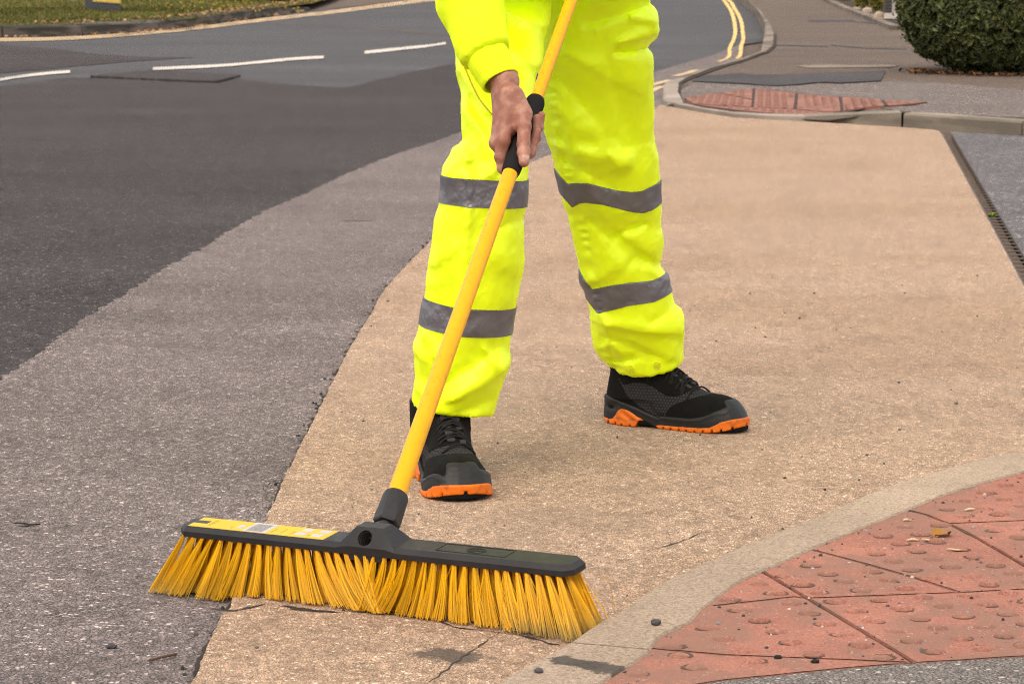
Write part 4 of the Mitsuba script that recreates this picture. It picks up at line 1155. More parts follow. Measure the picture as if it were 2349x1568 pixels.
# bristle tufts
rng = np.random.default_rng(8)
LEAN = np.array([(-0.320, -0.034), (-0.29, -0.032), (-0.25, -0.028), (-0.215, -0.022), (-0.18, -0.004), (-0.15, 0.008), (-0.12, 0.022), (-0.08, 0.045), (-0.045, 0.056), (-0.015, 0.046), (-0.004, 0.02),
                 (0.004, -0.022), (0.04, -0.030), (0.08, -0.026), (0.12, -0.008), (0.15, 0.002), (0.19, 0.018), (0.235, 0.034), (0.28, 0.042), (0.32, 0.046)])
SEG = 4
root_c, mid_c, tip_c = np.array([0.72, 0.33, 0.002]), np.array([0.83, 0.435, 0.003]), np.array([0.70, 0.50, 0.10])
cols_n, rows_n = 39, 5
for row in range(rows_n):
    NB = 62 if row == 0 else 60
    yy = [-0.0240, -0.0090, 0.0005, 0.0100, 0.0225][row]
    for ci in range(cols_n):
        xx = -L2 + 0.014 + (HLEN - 0.028) * (ci + (0.18 if row % 2 else 0.0)) / (cols_n - 0.5)
        xx += rng.normal(0, 0.0007)
        lean = np.interp(xx, LEAN[:, 0], LEAN[:, 1]) * (1 if row < 3 else 0.7) + rng.normal(0, 0.005)
        if row > 0 and abs(xx) < 0.03:
            lean *= 0.4
        endf = np.clip((abs(xx) - 0.19) / 0.10, 0, 1)
        spl = -0.010 - (0.020 if xx > 0 else 0.006) * endf if row == 0 else -0.006 + 0.012 * row / 4
        if xx < -0.205 and row == 0:
            spl -= 0.006
        a = rng.uniform(0, 2 * math.pi, NB)
        rr = np.sqrt(rng.random(NB))
        u, w = rr * np.cos(a), rr * np.sin(a)
        r0 = 0.0027 + 0.0004 * rng.random()
        rt = (0.0072 + 0.0036 * rng.random() + 0.003 * endf) * (0.92 if row == 0 else 0.85)
        root = np.array([HM[:3, 3] + E1 * (xx + r0 * q) + E2 * (yy + r0 * p) + E3 * 0.002 for q, p in zip(u, w)])
        zz = root[:, 2]
        ground = Z_SLAB
        tipw = HM[:3, 3] + E1 * (xx + lean) + back * (yy + spl)
        gl = np.interp(xx, [-L2, -0.215, -0.205, L2], [Z_APRON, Z_APRON, Z_SLAB, Z_SLAB])
        stray = (rng.random(NB) < 0.04) * rng.normal(0, 0.013, NB)
        tip = tipw + np.outer(rt * u * 1.25 + rng.normal(0, 0.0006, NB) + stray, E1) + np.outer(rt * w * 0.9 + rng.normal(0, 0.001, NB), back)
        tip[:, 2] = gl + 0.002 + np.abs(rng.normal(0, 0.0035 + 0.002 * endf, NB))
        mid = root * 0.5 + tip * 0.5
        bulge = (0.006 if lean > 0.03 or lean < -0.02 else 0.002) * (1 - endf)
        mid = mid - np.sign(lean) * E1 * bulge + np.array([0, 0, -0.0])
        ts = np.linspace(0, 1, SEG + 1)
        q = ((1 - ts) ** 2)[:, None, None] * root + (2 * ts * (1 - ts))[:, None, None] * (2 * mid - 0.5 * root - 0.5 * tip) + (ts ** 2)[:, None, None] * tip
        rad = np.array([0.00060, 0.00058, 0.00055, 0.0005, 0.0004])[:SEG + 1]
        an = np.arange(3) * 2 * np.pi / 3
        ring = np.cos(an)[:, None] * E1 + np.sin(an)[:, None] * back
        v = q[:, :, None, :] + rad[:, None, None, None] * ring[None, None]
        v = v.transpose(1, 0, 2, 3)
        fi = []
        for s_ in range(SEG):
            for j in range(3):
                p_, q_ = s_ * 3 + j, s_ * 3 + (j + 1) % 3
                fi += [[p_, q_, q_ + 3], [p_, q_ + 3, p_ + 3]]
        f = (np.arange(NB)[:, None, None] * (3 * (SEG + 1)) + np.array(fi)[None]).reshape(-1, 3)
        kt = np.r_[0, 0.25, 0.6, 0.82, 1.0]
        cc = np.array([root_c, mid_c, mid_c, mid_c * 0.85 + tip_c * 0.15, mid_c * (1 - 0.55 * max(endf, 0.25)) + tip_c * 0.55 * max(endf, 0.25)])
        if xx > 0.23:
            cc[4] = cc[4] * 0.35 + np.array([0.16, 0.14, 0.07]) * 0.65
            cc[3] = cc[3] * 0.9 + np.array([0.16, 0.14, 0.07]) * 0.1
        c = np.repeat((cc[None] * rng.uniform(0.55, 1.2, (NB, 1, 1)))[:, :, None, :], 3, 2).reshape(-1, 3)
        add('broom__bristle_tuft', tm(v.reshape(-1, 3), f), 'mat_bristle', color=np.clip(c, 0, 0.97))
bs('mat_bristle', {'type': 'twosided', 'bsdf': {'type': 'principled', 'base_color': {'type': 'mesh_attribute', 'name': 'vertex_color'}, 'roughness': 0.45, 'specular': 0.2}})
# a few wandering single bristles at the right end
sb = []
for (ax_, ay_, bx_, by_) in ((1330, 1350, 1395, 1440), (1300, 1400, 1352, 1438), (1372, 1320, 1405, 1395)):
    p, q = Wp(ax_, ay_, 4.2), P(bx_, by_, 0.003)
    sb.append(tube(spline([p, (p + q) / 2 + [0.006, 0, 0.012], q], 8), 0.0004, 4))
add('broom__stray_bristle', cat_m(sb), 'mat_pole')
tag('broom', 'yellow bristled push broom with black head and yellow handle held by the worker', 'broom')
# ------------------------------------------------------------------ the worker
def hiviz(name, base, rough):
    def col(p, n, uv):
        l = fbm(p.x * 9, p.y * 9, p.z * 9, 3)
        return C3(base) * (0.97 + 0.06 * l)
    def hgt(p, n, uv):
        return fbm(p.x * 55, p.y * 55, p.z * 38, 4) + 0.03 * noise(p.x * 1400, p.y * 1400, p.z * 1400)
    return bs(name, prin(proc(col), rough, 0.5, bump=(proc(hgt), 0.0024), sheen=0.1))
hiviz('mat_hiviz', (0.92, 1.14, 0.003), 0.45)
hiviz('mat_hiviz_knit', (0.85, 1.06, 0.006), 0.85)
def strip_col(p, n, uv):
    l = fbm(p.x * 30, p.y * 30, p.z * 30, 3)
    return C3((0.185, 0.178, 0.198)) * (0.8 + 0.4 * l)
bs('mat_reflective', prin(proc(strip_col), 0.40, 0.6, metal=0.35, bump=(proc(lambda p, n, uv: fbm(p.x * 60, p.y * 60, p.z * 45, 4)), 0.007)))
bs('mat_seam', prin((0.62, 0.36, 0.01), 0.7, 0.3))

# leg silhouettes: measured left and right outline per row, and the depth of the leg there
RL = [(-140, 1010), (-40, 1022), (40, 1034), (95, 1042), (150, 1050), (200, 1057), (240, 1058), (290, 1059), (320, 1065), (335, 1058), (347, 1046), (360, 1036), (380, 1027), (400, 1022), (440, 1014), (470, 1009), (500, 1000), (570, 990), (640, 980), (690, 970), (720, 965), (755, 961), (790, 954), (830, 952), (860, 954), (900, 949), (940, 947), (990, 947)]
RR = [(-140, 1262), (0, 1264), (45, 1250), (80, 1246), (143, 1229), (205, 1219), (300, 1213), (389, 1209), (440, 1208), (480, 1205), (520, 1201), (600, 1195), (680, 1185), (720, 1175), (775, 1168), (820, 1161), (845, 1152), (880, 1147), (930, 1135), (962, 1126), (990, 1122)]
RZ_ = [(-140, 5.70), (0, 5.62), (120, 5.52), (250, 5.42), (400, 5.36), (600, 5.40), (800, 5.45), (990, 5.48)]
LL = [(-140, 1240), (0, 1246), (60, 1242), (150, 1236), (205, 1238), (292, 1248), (345, 1267), (402, 1281), (470, 1300), (530, 1320), (575, 1328), (610, 1336), (650, 1342), (690, 1352), (720, 1359), (760, 1358), (795, 1362), (815, 1376), (835, 1394), (860, 1428), (885, 1460)]
LR = [(-140, 1488), (0, 1496), (60, 1500), (140, 1498), (200, 1494), (260, 1502), (350, 1508), (420, 1512), (485, 1514), (515, 1512), (532, 1517), (550, 1518), (566, 1512), (582, 1507), (610, 1516), (640, 1529), (672, 1541), (690, 1550), (706, 1559), (760, 1561), (800, 1562), (836, 1564), (885, 1566)]
LZ = [(-140, 5.78), (0, 5.76), (150, 5.82), (350, 5.90), (500, 5.97), (650, 6.03), (800, 6.10), (885, 6.13)]
def leg_table(Lp, Rp, Zp, aspect):
    ys = np.arange(-135, Rp[-1][0] + 1, 5.0)
    xl, xr, zc = (np.interp(ys, *np.array(q).T) for q in (Lp, Rp, Zp))
    from scipy.ndimage import gaussian_filter1d as g1
    xl, xr = g1(xl, 0.8), g1(xr, 0.8)
    a, b = np.array([Wp(x, y, z) for x, y, z in zip(xl, ys, zc)]), np.array([Wp(x, y, z) for x, y, z in zip(xr, ys, zc)])
    z = a[:, 2]
    o = np.argsort(z)
    hw = (b[:, 0] - a[:, 0]) / 2
    return z[o], ((a + b) / 2)[o, 0], ((a + b) / 2)[o, 1], hw[o], np.maximum(hw[o] * aspect, 0.078)
TR, TL_ = leg_table(RL, RR, RZ_, 1.05), leg_table(LL, LR, LZ, 0.92)
hp = 0.0050
gx, gy, gz = grid((-0.26, 5.12, 0.05), (0.34, 6.32, 1.06), hp)
Xg, Zg = np.meshgrid(gx, gz, indexing='ij')
# folds: measured ends (x0,y0,x1,y1), height mm (valleys negative), width mm
FOLDS_L = [(1421, 529, 1503, 590, 9, 13), (1472, 505, 1412, 528, -9, 7), (1440, 548, 1500, 632, -6, 16), (1290, 360, 1400, 425, -8, 17), (1350, 500, 1450, 590, -7, 20), (1395, 349, 1420, 378, 7, 12), (1330, 340, 1420, 372, 5, 12),
           (1280, 180, 1400, 310, -9, 24), (1390, 150, 1440, 330, -8, 22), (1300, 120, 1440, 200, 6, 16), (1420, 95, 1500, 75, 9, 9), (1410, 120, 1490, 112, -9, 9), (1345, 55, 1470, 20, -8, 12), (1445, 40, 1498, 50, 8, 9), (1268, 330, 1350, 365, 7, 11), (1300, 300, 1340, 430, 6, 14), (1350, 410, 1400, 300, 5, 18), (1260, 235, 1330, 300, 5, 13),
           (1375, 733, 1560, 755, 9, 16), (1385, 765, 1480, 800, -6, 12), (1490, 730, 1550, 700, -6, 10), (1395, 790, 1410, 840, -5, 7), (1409, 822, 1450, 815, -7, 6), (1372, 712, 1400, 780, 6, 8), (1360, 640, 1420, 600, 5, 18), (1480, 610, 1520, 640, 6, 10), (1450, 770, 1530, 810, 5, 14), (1310, 500, 1335, 640, 5, 8), (1270, 300, 1300, 470, 4, 6)]
FOLDS_R = [(1078, 400, 1052, 700, 5, 6), (1078, 470, 1062, 690, 6, 10), (1100, 330, 1030, 385, 9, 12), (1140, 300, 1090, 352, -8, 12), (1070, 255, 1130, 330, 7, 12), (1055, 160, 1120, 250, 8, 12), (1090, 150, 1180, 60, -7, 13), (1120, 100, 1230, 150, 7, 14), (1130, 60, 1200, 15, -8, 12), (1180, 190, 1215, 250, 6, 14), (1080, 225, 1120, 300, -7, 10), (1160, 30, 1245, 60, 8, 12),
           (1040, 345, 1120, 375, 6, 10), (1125, 395, 1190, 345, 6, 10), (955, 800, 1020, 850, 5, 14), (1040, 900, 1150, 845, 8, 14), (1020, 870, 1130, 800, -6, 12), (960, 880, 1000, 930, 5, 10), (1050, 935, 1120, 915, -4, 8), (975, 760, 1000, 800, 5, 10), (1100, 560, 1180, 620, 4, 20), (1000, 600, 1050, 560, 4, 15), (1110, 790, 1150, 840, 5, 9), (1130, 520, 1195, 500, -4, 12)]
def fold_field(folds, table):
    z, cx, cy, a, b = table
    out = np.zeros_like(Xg)
    for x0, y0, x1, y1, hmm, wmm in folds:
        # ends on the leg's own upright plane, at real size
        def end(x, y):
            yy = np.interp(0, [0], [0])
            p = Wp(x, y, 5.4)
            for _ in range(4):
                dep = np.interp(p[2], z, cy) * CT + (CAM_H - p[2]) * ST
                p = Wp(x, y, dep)
            return p
        p, q = end(x0, y0), end(x1, y1)
        ex, ez = q[0] - p[0], q[2] - p[2]
        L2_ = ex * ex + ez * ez
        tt = ((Xg - p[0]) * ex + (Zg - p[2]) * ez) / L2_
        tc = np.clip(tt, 0, 1)
        side = ((Xg - p[0]) * ez - (Zg - p[2]) * ex) / math.sqrt(L2_)
        d = np.sqrt((Xg - p[0] - tc * ex) ** 2 + (Zg - p[2] - tc * ez) ** 2)
        w = wmm * 1e-3 * (0.55 + 0.9 * tc)
        s = side / w
        sharp = np.where(s > 0, np.exp(-1.5 * np.abs(d / w)), np.exp(-np.abs(d / (1.7 * w)) ** 2))
        out += 1.45 * hmm * 1e-3 * sharp * np.clip(1 - np.maximum(np.abs(tt - 0.5) - 0.5, 0) * 2, 0, 1)
    return out
def leg_field(table, folds, hem):
    z, cx, cy, a, b = table
    cxi, cyi, ai, bi = (np.interp(gz, z, q) for q in (cx, cy, a, b))
    dx, dy = (gx[:, None] - cxi[None]) / ai[None], (gy[:, None] - cyi[None]) / bi[None]
    n = 2.25
    rho = (np.abs(dx)[:, None, :] ** n + np.abs(dy)[None, :, :] ** n) ** (1 / n)
    f = (rho - 1) * np.minimum(ai, bi)[None, None]
    f -= fold_field(folds, table)[:, None, :].astype(np.float32)
    (za, xa), (zb, xb), sl_y = hem
    hz = za + (gx - xa) / (xb - xa) * (zb - za)
    f = np.maximum(f, (hz[:, None, None] + sl_y * (gy[None, :, None] - np.interp(0.15, z, cy)) - gz[None, None, :]))
    return f
def hem_of(p, q, zc):
    a, b = Wp(*p, zc), Wp(*q, zc)
    return ((a[2], a[0]), (b[2], b[0]))
h1 = (*hem_of((947, 942), (1126, 964), 5.40), -0.02)
h2 = (*hem_of((1430, 862), (1564, 836), 6.05), 0.12)
fR, fL = leg_field(TR, FOLDS_R, h1), leg_field(TL_, FOLDS_L, h2)
ftr = smin(fR, fL, 0.016)
zcr = 0.86
PELV = [((0.02, 5.70, 0.87), (0.205, 0.145)), ((0.02, 5.70, 1.06), (0.20, 0.145))]
rho = np.sqrt(((gx - 0.012) / 0.196)[:, None, None] ** 2 + ((gy - 5.69) / 0.135)[None, :, None] ** 2)
fp = np.maximum((rho - 1) * 0.14, 0.88 - gz[None, None, :])
ftr = smin(ftr, fp, 0.02)
ftr = np.maximum(ftr, gz[None, None, :] - 1.04)
mt = surface_nets(ftr, (gx[0], gy[0], gz[0]), hp)
del ftr, rho, fp
def vnorm(m):
    return meshkit.arrays(m, True)[2]
v0 = mt.vertices.copy()
Rm = trimesh.transformations.euler_matrix(0.6, 0.9, 0.4)[:3, :3]
for p0_, kx in (([11, 9, 7.5], 0.0045), ([26, 22, 19], 0.0020), ([60, 50, 44], 0.0008)):
    nz_ = meshkit.noise((mt.vertices @ Rm) * p0_ + 3.3, 6)
    rid = 1 - 2 * np.abs(nz_ - 0.5)
    nz2 = meshkit.noise((mt.vertices @ Rm.T) * np.array(p0_) * 0.9 + 17.3, 7)
    rid = np.maximum(rid, 1 - 2 * np.abs(nz2 - 0.5)) ** 2.2
    v0 = v0 + vnorm(mt) * ((rid - 0.45) * kx)[:, None]
# puckered seam down the inside of the far leg and a stitched hem
def leg_center(table, z):
    return np.interp(z, table[0], table[1]), np.interp(z, table[0], table[3])
mt.vertices = v0
cL, aL = leg_center(TL_, v0[:, 2])
side = np.clip(1 - np.abs((v0[:, 0] - (cL - aL * 0.80)) / 0.012), 0, 1) * (v0[:, 2] < 0.72) * (v0[:, 1] > 5.72)
mt.vertices = v0 + vnorm(mt) * (side * (0.0026 * np.sin(v0[:, 2] * 260 + 3 * np.sin(v0[:, 2] * 47)) - 0.0012))[:, None]
add('person__trousers', mt, 'mat_hiviz', smooth=True, label='fluorescent yellow over trousers with grey reflective bands')
# reflective bands: the trousers' own surface between two measured lines, lifted 2 mm
vt = np.asarray(mt.vertices)
cR, aR = leg_center(TR, vt[:, 2])
def band(top, bot, table, other, seams):
    z, cx, cy, a, b = table
    def line(pts):
        q = []
        for x, y in pts:
            p = Wp(x, y, 5.5)
            for _ in range(4):
                dep = (np.interp(p[2], z, cy) - np.interp(p[2], z, b) * 0.7) * CT + (CAM_H - p[2]) * ST
                p = Wp(x, y, dep)
            q.append((p[0], p[2]))
        return np.array(sorted(q))
    lt, lb = line(top), line(bot)
    d0 = np.abs((vt[:, 0] - np.interp(vt[:, 2], z, cx)) / np.interp(vt[:, 2], z, a)) ** 2 + ((vt[:, 1] - np.interp(vt[:, 2], z, cy)) / np.interp(vt[:, 2], z, b)) ** 2
    d1 = np.abs((vt[:, 0] - np.interp(vt[:, 2], other[0], other[1])) / np.interp(vt[:, 2], other[0], other[3])) ** 2 + ((vt[:, 1] - np.interp(vt[:, 2], other[0], other[2])) / np.interp(vt[:, 2], other[0], other[4])) ** 2
    n = vnorm(mt)
    v = vt + n * 0.0022
    zt, zb = np.interp(v[:, 0], *lt.T), np.interp(v[:, 0], *lb.T)
    w = (v[:, 2] - zb) / (zt - zb)
    face_ok = (d0 < d1)[mt.faces].all(1) & (w[mt.faces].max(1) > 0) & (w[mt.faces].min(1) < 1)
    m = trimesh.Trimesh(np.c_[v[:, 0], v[:, 1], w], mt.faces[face_ok], process=False)
    m.remove_unreferenced_vertices()
    m = m.slice_plane((0, 0, 0), (0, 0, 1)).slice_plane((0, 0, 1), (0, 0, -1))
    q = np.asarray(m.vertices)
    zt, zb = np.interp(q[:, 0], *lt.T), np.interp(q[:, 0], *lb.T)
    outer = np.c_[q[:, 0], q[:, 1], zb + q[:, 2] * (zt - zb)]
    m = trimesh.Trimesh(outer, m.faces, process=True)
    # close the edge inwards to give the tape a thickness
    e = m.edges_sorted
    u, ix, ct = np.unique(e, axis=0, return_index=True, return_counts=True)
    be = m.edges[ix[ct == 1]]
    cxy = np.c_[np.interp(m.vertices[:, 2], z, cx), np.interp(m.vertices[:, 2], z, cy), m.vertices[:, 2]]
    inn = m.vertices + (cxy - m.vertices) / (np.linalg.norm(cxy - m.vertices, axis=1, keepdims=True) + 1e-9) * 0.004
    nv = len(m.vertices)
    rim = np.vstack([np.c_[be[:, 1], be[:, 0], be[:, 0] + nv], np.c_[be[:, 1], be[:, 0] + nv, be[:, 1] + nv]])
    return tm(np.vstack([m.vertices, inn]), np.vstack([m.faces, rim]))
BANDS = [
    ([(985, 404), (1020, 405), (1110, 410), (1208, 416), (1240, 418)], [(980, 464), (1010, 467), (1100, 473), (1205, 479), (1240, 481)], TR, TL_, 'upper reflective band on the leg behind the handle'),
    ([(940, 680), (970, 688), (1040, 701), (1110, 706), (1175, 711), (1210, 712)], [(935, 743), (962, 750), (1050, 766), (1110, 771), (1168, 774), (1210, 774)], TR, TL_, 'lower reflective band on the leg behind the handle'),
    ([(1262, 380), (1280, 402), (1300, 421), (1320, 418), (1345, 417), (1380, 426), (1420, 435), (1450, 438), (1475, 436), (1512, 421), (1530, 410)], [(1262, 425), (1290, 452), (1312, 475), (1328, 465), (1345, 463), (1380, 466), (1420, 476), (1450, 484), (1475, 487), (1495, 482), (1513, 473), (1530, 462)], TL_, TR, 'upper sagging reflective band on the farther leg'),
    ([(1320, 610), (1340, 643), (1356, 663), (1400, 651), (1440, 645), (1500, 641), (1526, 632), (1550, 622)], [(1325, 650), (1345, 690), (1369, 717), (1400, 709), (1440, 697), (1500, 689), (1540, 674), (1570, 660)], TL_, TR, 'lower tilted reflective band on the farther leg'),
]
for top, bot, ta, ot, lab in BANDS:
    add('person__trousers__reflective_band', band(top, bot, ta, ot, ()), 'mat_reflective', smooth=50, label=lab)
def front_hit(xd, yd):
    """First trouser surface point along the line of sight used for measuring."""
    o = np.array([0, 0, CAM_H])
    d = Wp(xd, yd, 1.0) - o
    vv = vt - o
    zc = vv[:, 1] * CT - vv[:, 2] * ST
    px = vv - zc[:, None] * d
    r = np.linalg.norm(px, axis=1)
    near = r < 0.008
    if not near.any():
        return o + d * 5.6
    return o + d * zc[near].min()
bs('mat_stud', prin((0.66, 0.72, 0.01), 0.5, 0.4))
for x, y in ((1446, 845), (1507, 836)):
    c = front_hit(x, y)
    add('person__trousers__stud', cat_m([tube([c + [0, 0.002, 0], c - [0, 0.003, 0.0005]], [0.0075, 0.0066], 16), tube([c + [0, -0.002, 0], c - [0, 0.0048, 0.0006]], [0.0036, 0.0030], 12)]), 'mat_stud', smooth=30)
pp = [front_hit(x, y) - [0, 0.001, 0] for x, y in ((1047, 110), (1053, 128), (1064, 150), (1077, 180), (1092, 213), (1108, 238), (1127, 260), (1140, 274))]
add('person__trousers__pocket_piping', tube(spline(pp, 30), 0.0011, 8), 'mat_seam', smooth=True, label='orange piping of the trouser pocket')

# ---- sleeve, torso (the body above the picture is plain but complete)
hs_ = 0.0056
WR, EL, SH = Wp(1152, 190, 5.015), Wp(1040, -110, 5.20), np.array([-0.19, 5.42, 1.36])
gxs, gys, gzs = grid((-0.36, 4.86, 0.68), (0.44, 5.95, 1.50), 0.0075)
X, Y, Z = np.meshgrid(gxs, gys, gzs, indexing='ij')
sl0, sl1, sl2 = Wp(1078, 0, 5.10), Wp(1098, 70, 5.065), Wp(1114, 122, 5.04)
f = cone(X, Y, Z, sl2, sl1, 0.0415, 0.0460)
dcf = (Wp(1149, 187, 5.018) - sl2) / np.linalg.norm(Wp(1149, 187, 5.018) - sl2)
f = np.maximum(f, (X - sl2[0]) * dcf[0] + (Y - sl2[1]) * dcf[1] + (Z - sl2[2]) * dcf[2] - 0.004)
f = smin(f, cone(X, Y, Z, sl1, sl0, 0.0460, 0.0525), 0.01)
f = smin(f, cone(X, Y, Z, sl0, EL, 0.0525, 0.060), 0.02)
f = smin(f, cone(X, Y, Z, EL, SH, 0.060, 0.074), 0.03)
LSH, LEL = np.array([0.21, 5.46, 1.38]), np.array([0.36, 5.40, 1.14])
LH = pole(2.0)
LWR = LH + np.array([0.045, -0.012, -0.03])
f = smin(f, cone(X, Y, Z, LSH, LEL, 0.072, 0.058), 0.03)
f = smin(f, cone(X, Y, Z, LEL, LWR + (LEL - LWR) * 0.2, 0.058, 0.042), 0.02)
tor = cone(X, (Y - 5.5) * 1.45 + 5.5, Z, (0.015, 5.64, 0.99), (0.01, 5.50, 1.24), 0.185, 0.19)
tor = smin(tor, cone(X, (Y - 5.5) * 1.45 + 5.5, Z, (-0.10, 5.45, 1.33), (0.12, 5.46, 1.34), 0.105, 0.105), 0.06)
tor = smin(tor, cone(X, Y, Z, (0.01, 5.43, 1.36), (0.01, 5.40, 1.44), 0.075, 0.07), 0.04)
tor = np.maximum(tor, 0.93 - Z)
f = smin(f, tor, 0.03)
ms_ = surface_nets(f, (gxs[0], gys[0], gzs[0]), 0.0075)
del X, Y, Z, f, tor
rid = meshkit.noise(ms_.vertices * [16, 14, 11], 3)
rid = (1 - 2 * np.abs(rid - 0.5)) ** 2
dsl = np.linalg.norm(ms_.vertices - sl2, axis=1)
ms_.vertices = ms_.vertices + vnorm(ms_) * ((rid - 0.4) * 0.006 * np.clip(dsl / 0.05, 0.2, 1) + 0.0035 * np.exp(-((dsl - 0.045) / 0.012) ** 2))[:, None]
add('person__sweatshirt', ms_, 'mat_hiviz_knit', smooth=True, label='fluorescent yellow sweatshirt sleeve above the gripping hand')
# ribbed cuff
ax_c = [Wp(1114, 122, 5.04), Wp(1126, 148, 5.032), Wp(1139, 172, 5.024), Wp(1149, 187, 5.018), Wp(1146, 183, 5.02), Wp(1138, 168, 5.025)]
ax_c = np.array(ax_c)
dirc = (ax_c[3] - ax_c[0]) / np.linalg.norm(ax_c[3] - ax_c[0])
vert = []
u = np.cross(dirc, [0, 1, 0])
u /= np.linalg.norm(u)
w = np.cross(dirc, u)
nu = 96
ln_c = np.linalg.norm(ax_c[3] - ax_c[0])
prof_c = [(-0.06, 0.0345), (0.0, 0.0345), (0.10, 0.0352), (0.3, 0.0360), (0.6, 0.0350), (0.9, 0.0338), (0.98, 0.0330), (1.0, 0.0312), (0.97, 0.0290), (0.80, 0.0285)]
for tt, rr in prof_c:
    for k in range(nu):
        a = 2 * math.pi * k / nu
        rib = 0.0007 * math.cos(a * 32)
        vert.append(ax_c[0] + dirc * ln_c * tt + (u * math.cos(a) + w * math.sin(a)) * (rr + rib))
fc = []
for i in range(len(prof_c) - 1):
    for k in range(nu):
        p_, q_ = i * nu + k, i * nu + (k + 1) % nu
        fc += [[p_, q_, q_ + nu], [p_, q_ + nu, p_ + nu]]
cf = tm(vert, fc)
cf.vertices = cf.vertices + ((meshkit.noise(cf.vertices * 22, 5) - 0.5) * 0.004)[:, None] * np.array([1, 0.5, 0.3])
add('person__sweatshirt__cuff', cf, 'mat_hiviz_knit', smooth=True)

# ---- gripping hand, head, other hand: one skin mesh
def hz_(x, y, off):
    return Wp(x, y, 4.975 + off)
HB = ((-0.075, 4.86, 0.555), (0.075, 5.16, 0.80))
hh = 0.00125
a_ = grid((-0.062, 4.895, 0.575), (0.062, 5.125, 0.83), hh)
X, Y, Z = np.meshgrid(*a_, indexing='ij')
wr = hz_(1157, 186, 0.040)
arm0 = hz_(1122, 128, 0.062)
kn = {'i': (hz_(1153, 322, -0.006), 0.0126), 'm': (hz_(1139, 328, 0.012), 0.0118), 'r': (hz_(1143, 318, 0.032), 0.0112), 'p': (hz_(1149, 304, 0.050), 0.0102)}
cb = {'i': hz_(1168, 218, 0.012), 'm': hz_(1158, 216, 0.025), 'r': hz_(1152, 216, 0.040), 'p': hz_(1150, 216, 0.052)}
f = cone(X, Y, Z, arm0, wr, 0.0245, 0.0222)
f = smin(f, cone(X, Y, Z, wr, hz_(1160, 216, 0.033), 0.0222, 0.0205), 0.012)
for k in 'imrp':
    f = smin(f, cone(X, Y, Z, cb[k], kn[k][0] - (kn[k][0] - cb[k]) * 0.06, 0.0165, kn[k][1] - 0.0004), 0.009)
# web between thumb and palm, heel of the hand
f = smin(f, cone(X, Y, Z, hz_(1180, 222, 0.012), hz_(1201, 262, 0.006), 0.0175, 0.0148), 0.010)
f = smin(f, cone(X, Y, Z, hz_(1176, 250, 0.012), hz_(1186, 287, 0.004), 0.0165, 0.0105), 0.010)
f = smin(f, cone(X, Y, Z, hz_(1166, 300, 0.012), hz_(1178, 292, 0.016), 0.012, 0.010), 0.008)
def chain(f, pts, rs, k0):
    g = None
    for a, b, ra, rb in zip(pts[:-1], pts[1:], rs[:-1], rs[1:]):
        c = cone(X, Y, Z, a, b, ra, rb)
        g = c if g is None else smin(g, c, 0.0025)
    for p, r in zip(pts[1:-1], rs[1:-1]):      # knuckle swell
        g = smin(g, np.sqrt((X - p[0]) ** 2 + (Y - p[1]) ** 2 + (Z - p[2]) ** 2) - r * 1.05, 0.003)
    return smin(f, g, k0)
fth = [hz_(1199, 258, 0.004), hz_(1202, 290, -0.006), hz_(1201, 330, -0.020), hz_(1201.5, 350, -0.026), hz_(1202, 371, -0.033)]
f = chain(f, fth, [0.0140, 0.0118, 0.0106, 0.0104, 0.0088], 0.006)
f = chain(f, [kn['i'][0], hz_(1148.5, 360, -0.001), hz_(1153, 385, 0.000), hz_(1166, 402, 0.006)], [0.0114, 0.0100, 0.0088, 0.0074], 0.005)
f = chain(f, [kn['m'][0], hz_(1163, 371, 0.020), hz_(1216, 350, 0.012), hz_(1231.5, 302, 0.020)], [0.0114, 0.0100, 0.0088, 0.0074], 0.005)
f = chain(f, [kn['r'][0], hz_(1174, 345, 0.036), hz_(1228, 316, 0.030), hz_(1232, 271, 0.035)], [0.0108, 0.0094, 0.0084, 0.0072], 0.005)
f = chain(f, [kn['p'][0], hz_(1184, 320, 0.052), hz_(1236, 292, 0.050), hz_(1242, 264, 0.050)], [0.0098, 0.0084, 0.0074, 0.0064], 0.005)
# knuckle caps and tendons on the back
for k in 'im':
    p = kn[k][0]
    f = smin(f, np.sqrt((X - p[0]) ** 2 + (Y - p[1]) ** 2 + (Z - p[2]) ** 2) - kn[k][1] * 1.04, 0.004)
# the grip presses a clean hollow into palm and fingers
gA, gB = pole(t_lo), pole(t_hi)
f = np.maximum(f, -(cone(X, Y, Z, gA - PD * 0.02, gB + PD * 0.02, 0.0153, 0.0153)))
mh = surface_nets(f, (a_[0][0], a_[1][0], a_[2][0]), hh)
cc_ = mh.split(only_watertight=False)
mh = max(cc_, key=lambda q: len(q.vertices))
mh = taubin(mh, 4)
nv = meshkit.fbm(mh.vertices * 90, 3, 3) - 0.5
mh.vertices = mh.vertices + vnorm(mh) * (nv * 0.0006)[:, None]
del X, Y, Z, f
hb = 0.008
b_ = grid((-0.26, 4.96, 0.73), (0.46, 5.66, 1.86), hb)
X, Y, Z = np.meshgrid(*b_, indexing='ij')
HD = np.array([0.005, 5.30, 1.60])
f = np.sqrt(((X - HD[0]) / 0.076) ** 2 + ((Y - HD[1] - 0.01) / 0.096) ** 2 + ((Z - HD[2] - 0.02) / 0.115) ** 2) * 0.085 - 0.085
f = smin(f, cone(X, Y, Z, HD + [0, -0.035, -0.075], HD + [0, -0.045, -0.09], 0.045, 0.034), 0.04)
f = smin(f, cone(X, Y, Z, HD + [0, 0.03, -0.06], (0.01, 5.41, 1.40), 0.056, 0.062), 0.03)
f = smin(f, cone(X, Y, Z, HD + [0, -0.088, 0.005], HD + [0, -0.112, -0.030], 0.008, 0.014), 0.012)
